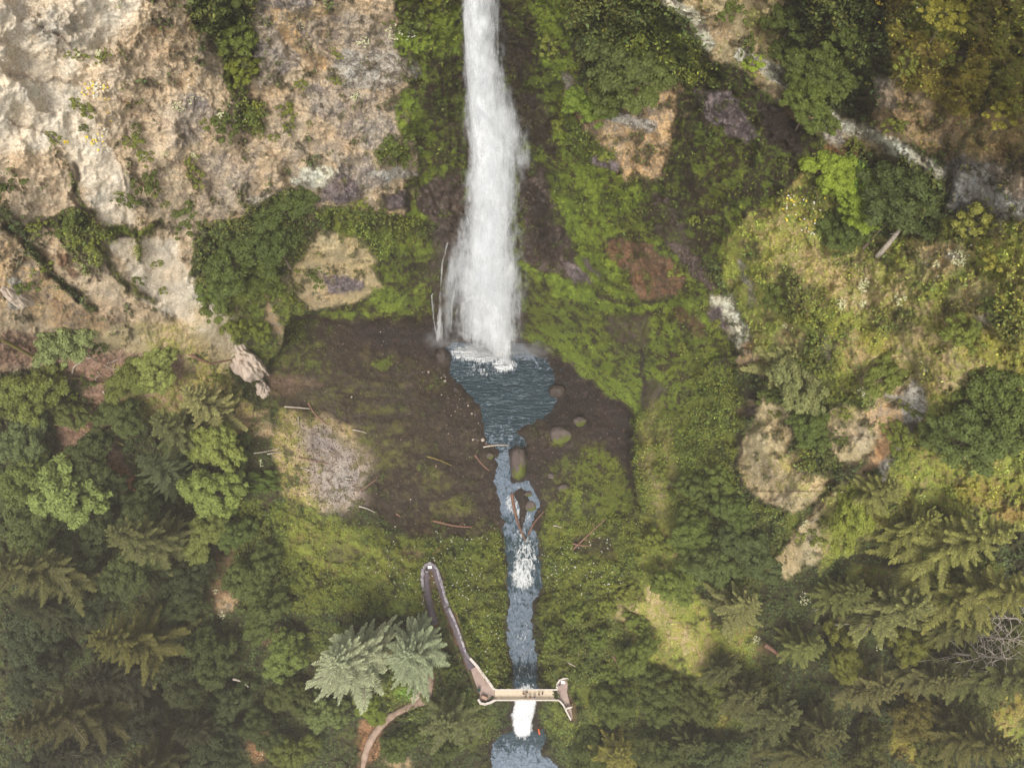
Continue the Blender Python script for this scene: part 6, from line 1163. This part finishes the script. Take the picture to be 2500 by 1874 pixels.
# ---------------------------------------------------------------- people
SKIN = noise_mat("skin", S(206, 160, 130), S(214, 170, 140), 3, .6, 0); HAIR = noise_mat("hair", S(48, 36, 30), S(66, 50, 40), 20, .7, 0)
def cloth(c): 
    k = "cloth_%d_%d_%d" % c
    return bpy.data.materials.get(k) or noise_mat(k, S(*c), S(*[min(255, v + 12) for v in c]), 8, .9, 0)
def person_meshes():
    """one standing body, leaning slightly, grown from a joint skeleton; returns body, shirt, trousers, hair, shoes meshes"""
    J = {'pel': (0, 0, .95, .14), 'sp': (0, .0, 1.15, .125), 'ch': (0, 0, 1.35, .15), 'nk': (0, 0, 1.5, .06), 'hd0': (0, -.01, 1.6, .085), 'hd1': (0, 0, 1.72, .085)}
    E_ = [('pel', 'sp'), ('sp', 'ch'), ('ch', 'nk'), ('nk', 'hd0'), ('hd0', 'hd1')]
    for s, sx in (('l', -1), ('r', 1)):
        J['sh' + s] = (sx * .18, 0, 1.42, .06); J['el' + s] = (sx * .27, -.03, 1.15, .042); J['wr' + s] = (sx * .24, -.2, .98, .03); J['pm' + s] = (sx * .235, -.27, .96, .034)
        E_ += [('ch', 'sh' + s), ('sh' + s, 'el' + s), ('el' + s, 'wr' + s), ('wr' + s, 'pm' + s)]
        for k in range(4):
            f = 'f%d%s' % (k, s); J[f + 'a'] = (sx * (.205 + .02 * k), -.31, .955, .009); J[f + 'b'] = (sx * (.205 + .02 * k), -.35 - .006 * (k in (1, 2)), .945, .008); J[f + 'c'] = (sx * (.205 + .02 * k), -.365 - .008 * (k in (1, 2)), .925, .007); E_ += [('pm' + s, f + 'a'), (f + 'a', f + 'b'), (f + 'b', f + 'c')]
        J['th' + s] = (sx * .195, -.27, .945, .01); J['ti' + s] = (sx * .182, -.305, .93, .008); E_ += [('pm' + s, 'th' + s), ('th' + s, 'ti' + s)]
        J['hp' + s] = (sx * .1, 0, .88, .095); J['kn' + s] = (sx * .11, -.02, .5, .06); J['an' + s] = (sx * .11, .02, .1, .042); J['to' + s] = (sx * .12, -.15, .04, .038); E_ += [('pel', 'hp' + s), ('hp' + s, 'kn' + s), ('kn' + s, 'an' + s), ('an' + s, 'to' + s)]
    J['ns'] = (0, -.1, 1.64, .014); E_.append(('hd0', 'ns'))
    def grow(keys, grow_, nm):
        ks = [k for k in J if k in keys]; ix = {k: i for i, k in enumerate(ks)}; me = bpy.data.meshes.new(nm)
        me.from_pydata([J[k][:3] for k in ks], [(ix[a], ix[b]) for a, b in E_ if a in ix and b in ix], []); o = bpy.data.objects.new(nm, me); scene.collection.objects.link(o); o.modifiers.new('skin', 'SKIN'); o.modifiers.new('sub', 'SUBSURF').levels = 1
        if not len(me.skin_vertices): bpy.context.view_layer.objects.active = o
        bpy.context.view_layer.update()
        for i, k in enumerate(ks): me.skin_vertices[0].data[i].radius = (J[k][3] + grow_, J[k][3] * (.8 if k in ('ch', 'sp', 'pel') else 1) + grow_); me.skin_vertices[0].data[i].use_root = (i == 0)
        dg = bpy.context.evaluated_depsgraph_get(); dg.update(); r = bpy.data.meshes.new_from_object(o.evaluated_get(dg)); bpy.data.objects.remove(o); r.name = nm
        r.polygons.foreach_set('use_smooth', [True] * len(r.polygons)); return r
    body = grow(set(J), 0, 'body'); shirt = grow({'pel', 'sp', 'ch', 'shl', 'shr', 'ell', 'elr'}, .016, 'shirt'); tr = grow({'pel', 'hpl', 'hpr', 'knl', 'knr', 'anl', 'anr'}, .018, 'trousers'); sh = [grow({'an' + s, 'to' + s}, .014, 'shoe') for s in 'lr']
    me = rock_mesh(77, 3, .05, 0); v = np.array([x.co for x in me.vertices]); v = v * [.098, .108, .1] + [0, .018, 1.7]; v[:, 2] = np.maximum(v[:, 2], 1.62 + (v[:, 1] < 0) * .09)
    me.vertices.foreach_set('co', v.astype(np.float32).ravel()); return body, shirt, tr, sh, me
try: PM = person_meshes()
except Exception as ex: print('PERSON', ex); PM = None
def person(px, py, z, rz, sc, top, bot_, label, hair=(50, 38, 30), group='visitors on the bridge'):
    e = at_px('person', px, py, z, rz, label, 'person', group); e.scale = (sc, sc, sc); body, shirt, tr, sh, hr = PM
    for nm, me, mt in [('body', body, SKIN), ('shirt', shirt, cloth(top)), ('trousers', tr, cloth(bot_)), ('shoe', sh[0], cloth((50, 48, 50))), ('shoe', sh[1], cloth((50, 48, 50))), ('hair', hr, cloth(hair))]:
        m2 = me.copy(); m2.materials.clear(); m2.materials.append(mt); o = bpy.data.objects.new(nm, m2); scene.collection.objects.link(o); o.parent = e
if PM:
    for q in [(1278,1692.5,R(150),1,(220,150,130),(90,80,90),"person in a pink top near the northern parapet, left of the group"),(1286,1688.5,R(180),1,(60,66,92),(70,70,80),"person in dark navy leaning on the northern parapet"),(1283.5,1700,R(20),.97,(120,104,84),(60,70,56),"person in a khaki top at the southern side of the bridge, leftmost there"),
        (1294,1700,R(-30),.95,(128,56,76),(50,50,66),"person in a maroon top at the southern side of the bridge"),(1305,1700.5,R(10),1,(76,110,176),(60,70,90),"person in a blue shirt at the southern side of the bridge"),(1315.5,1693.5,R(100),1,(40,52,50),(46,46,50),"person in dark green walking in the middle of the bridge"),
        (1324,1691,R(80),1,(48,46,50),(60,60,66),"person all in black, rightmost on the bridge")]: person(q[0], q[1], .07, q[2], q[3], q[4], q[5], q[6])
    person(1366, 1672, .06, R(200), 1, (186,206,226), (60, 72, 110), "person in a pale blue top on the eastern terrace", group='visitors at the viewpoints'); person(1042.5, 1396, 5.3, R(160), 1, (236,236,238), (150,160,176), "person in white standing inside the hairpin bend", group='visitors at the viewpoints')

# ---------------------------------------------------------------- thin warm volume added to fill and lift the dark tones
bm = bmesh.new(); bmesh.ops.create_cube(bm, size=1); me = bpy.data.meshes.new('fill_haze'); bm.to_mesh(me); bm.free()
hz = bpy.data.objects.new('fill_haze', me); scene.collection.objects.link(hz); hz['kind'] = 'stuff'
_lo = min(float(VC[..., 2].min()), -45) - 1; _hi = 178.0; hz.location = (0, 40, (_lo + _hi) / 2); hz.scale = (520, 420, _hi - _lo)
hm = bpy.data.materials.new('fill_haze'); hm.use_nodes = True; n, l = hm.node_tree.nodes, hm.node_tree.links; n.clear()
o_ = n.new('ShaderNodeOutputMaterial'); pv = n.new('ShaderNodeVolumePrincipled'); pv.inputs['Color'].default_value = (1, .92, .82, 1); pv.inputs['Density'].default_value = .00027
l.new(pv.outputs[0], o_.inputs['Volume']); me.materials.append(hm)
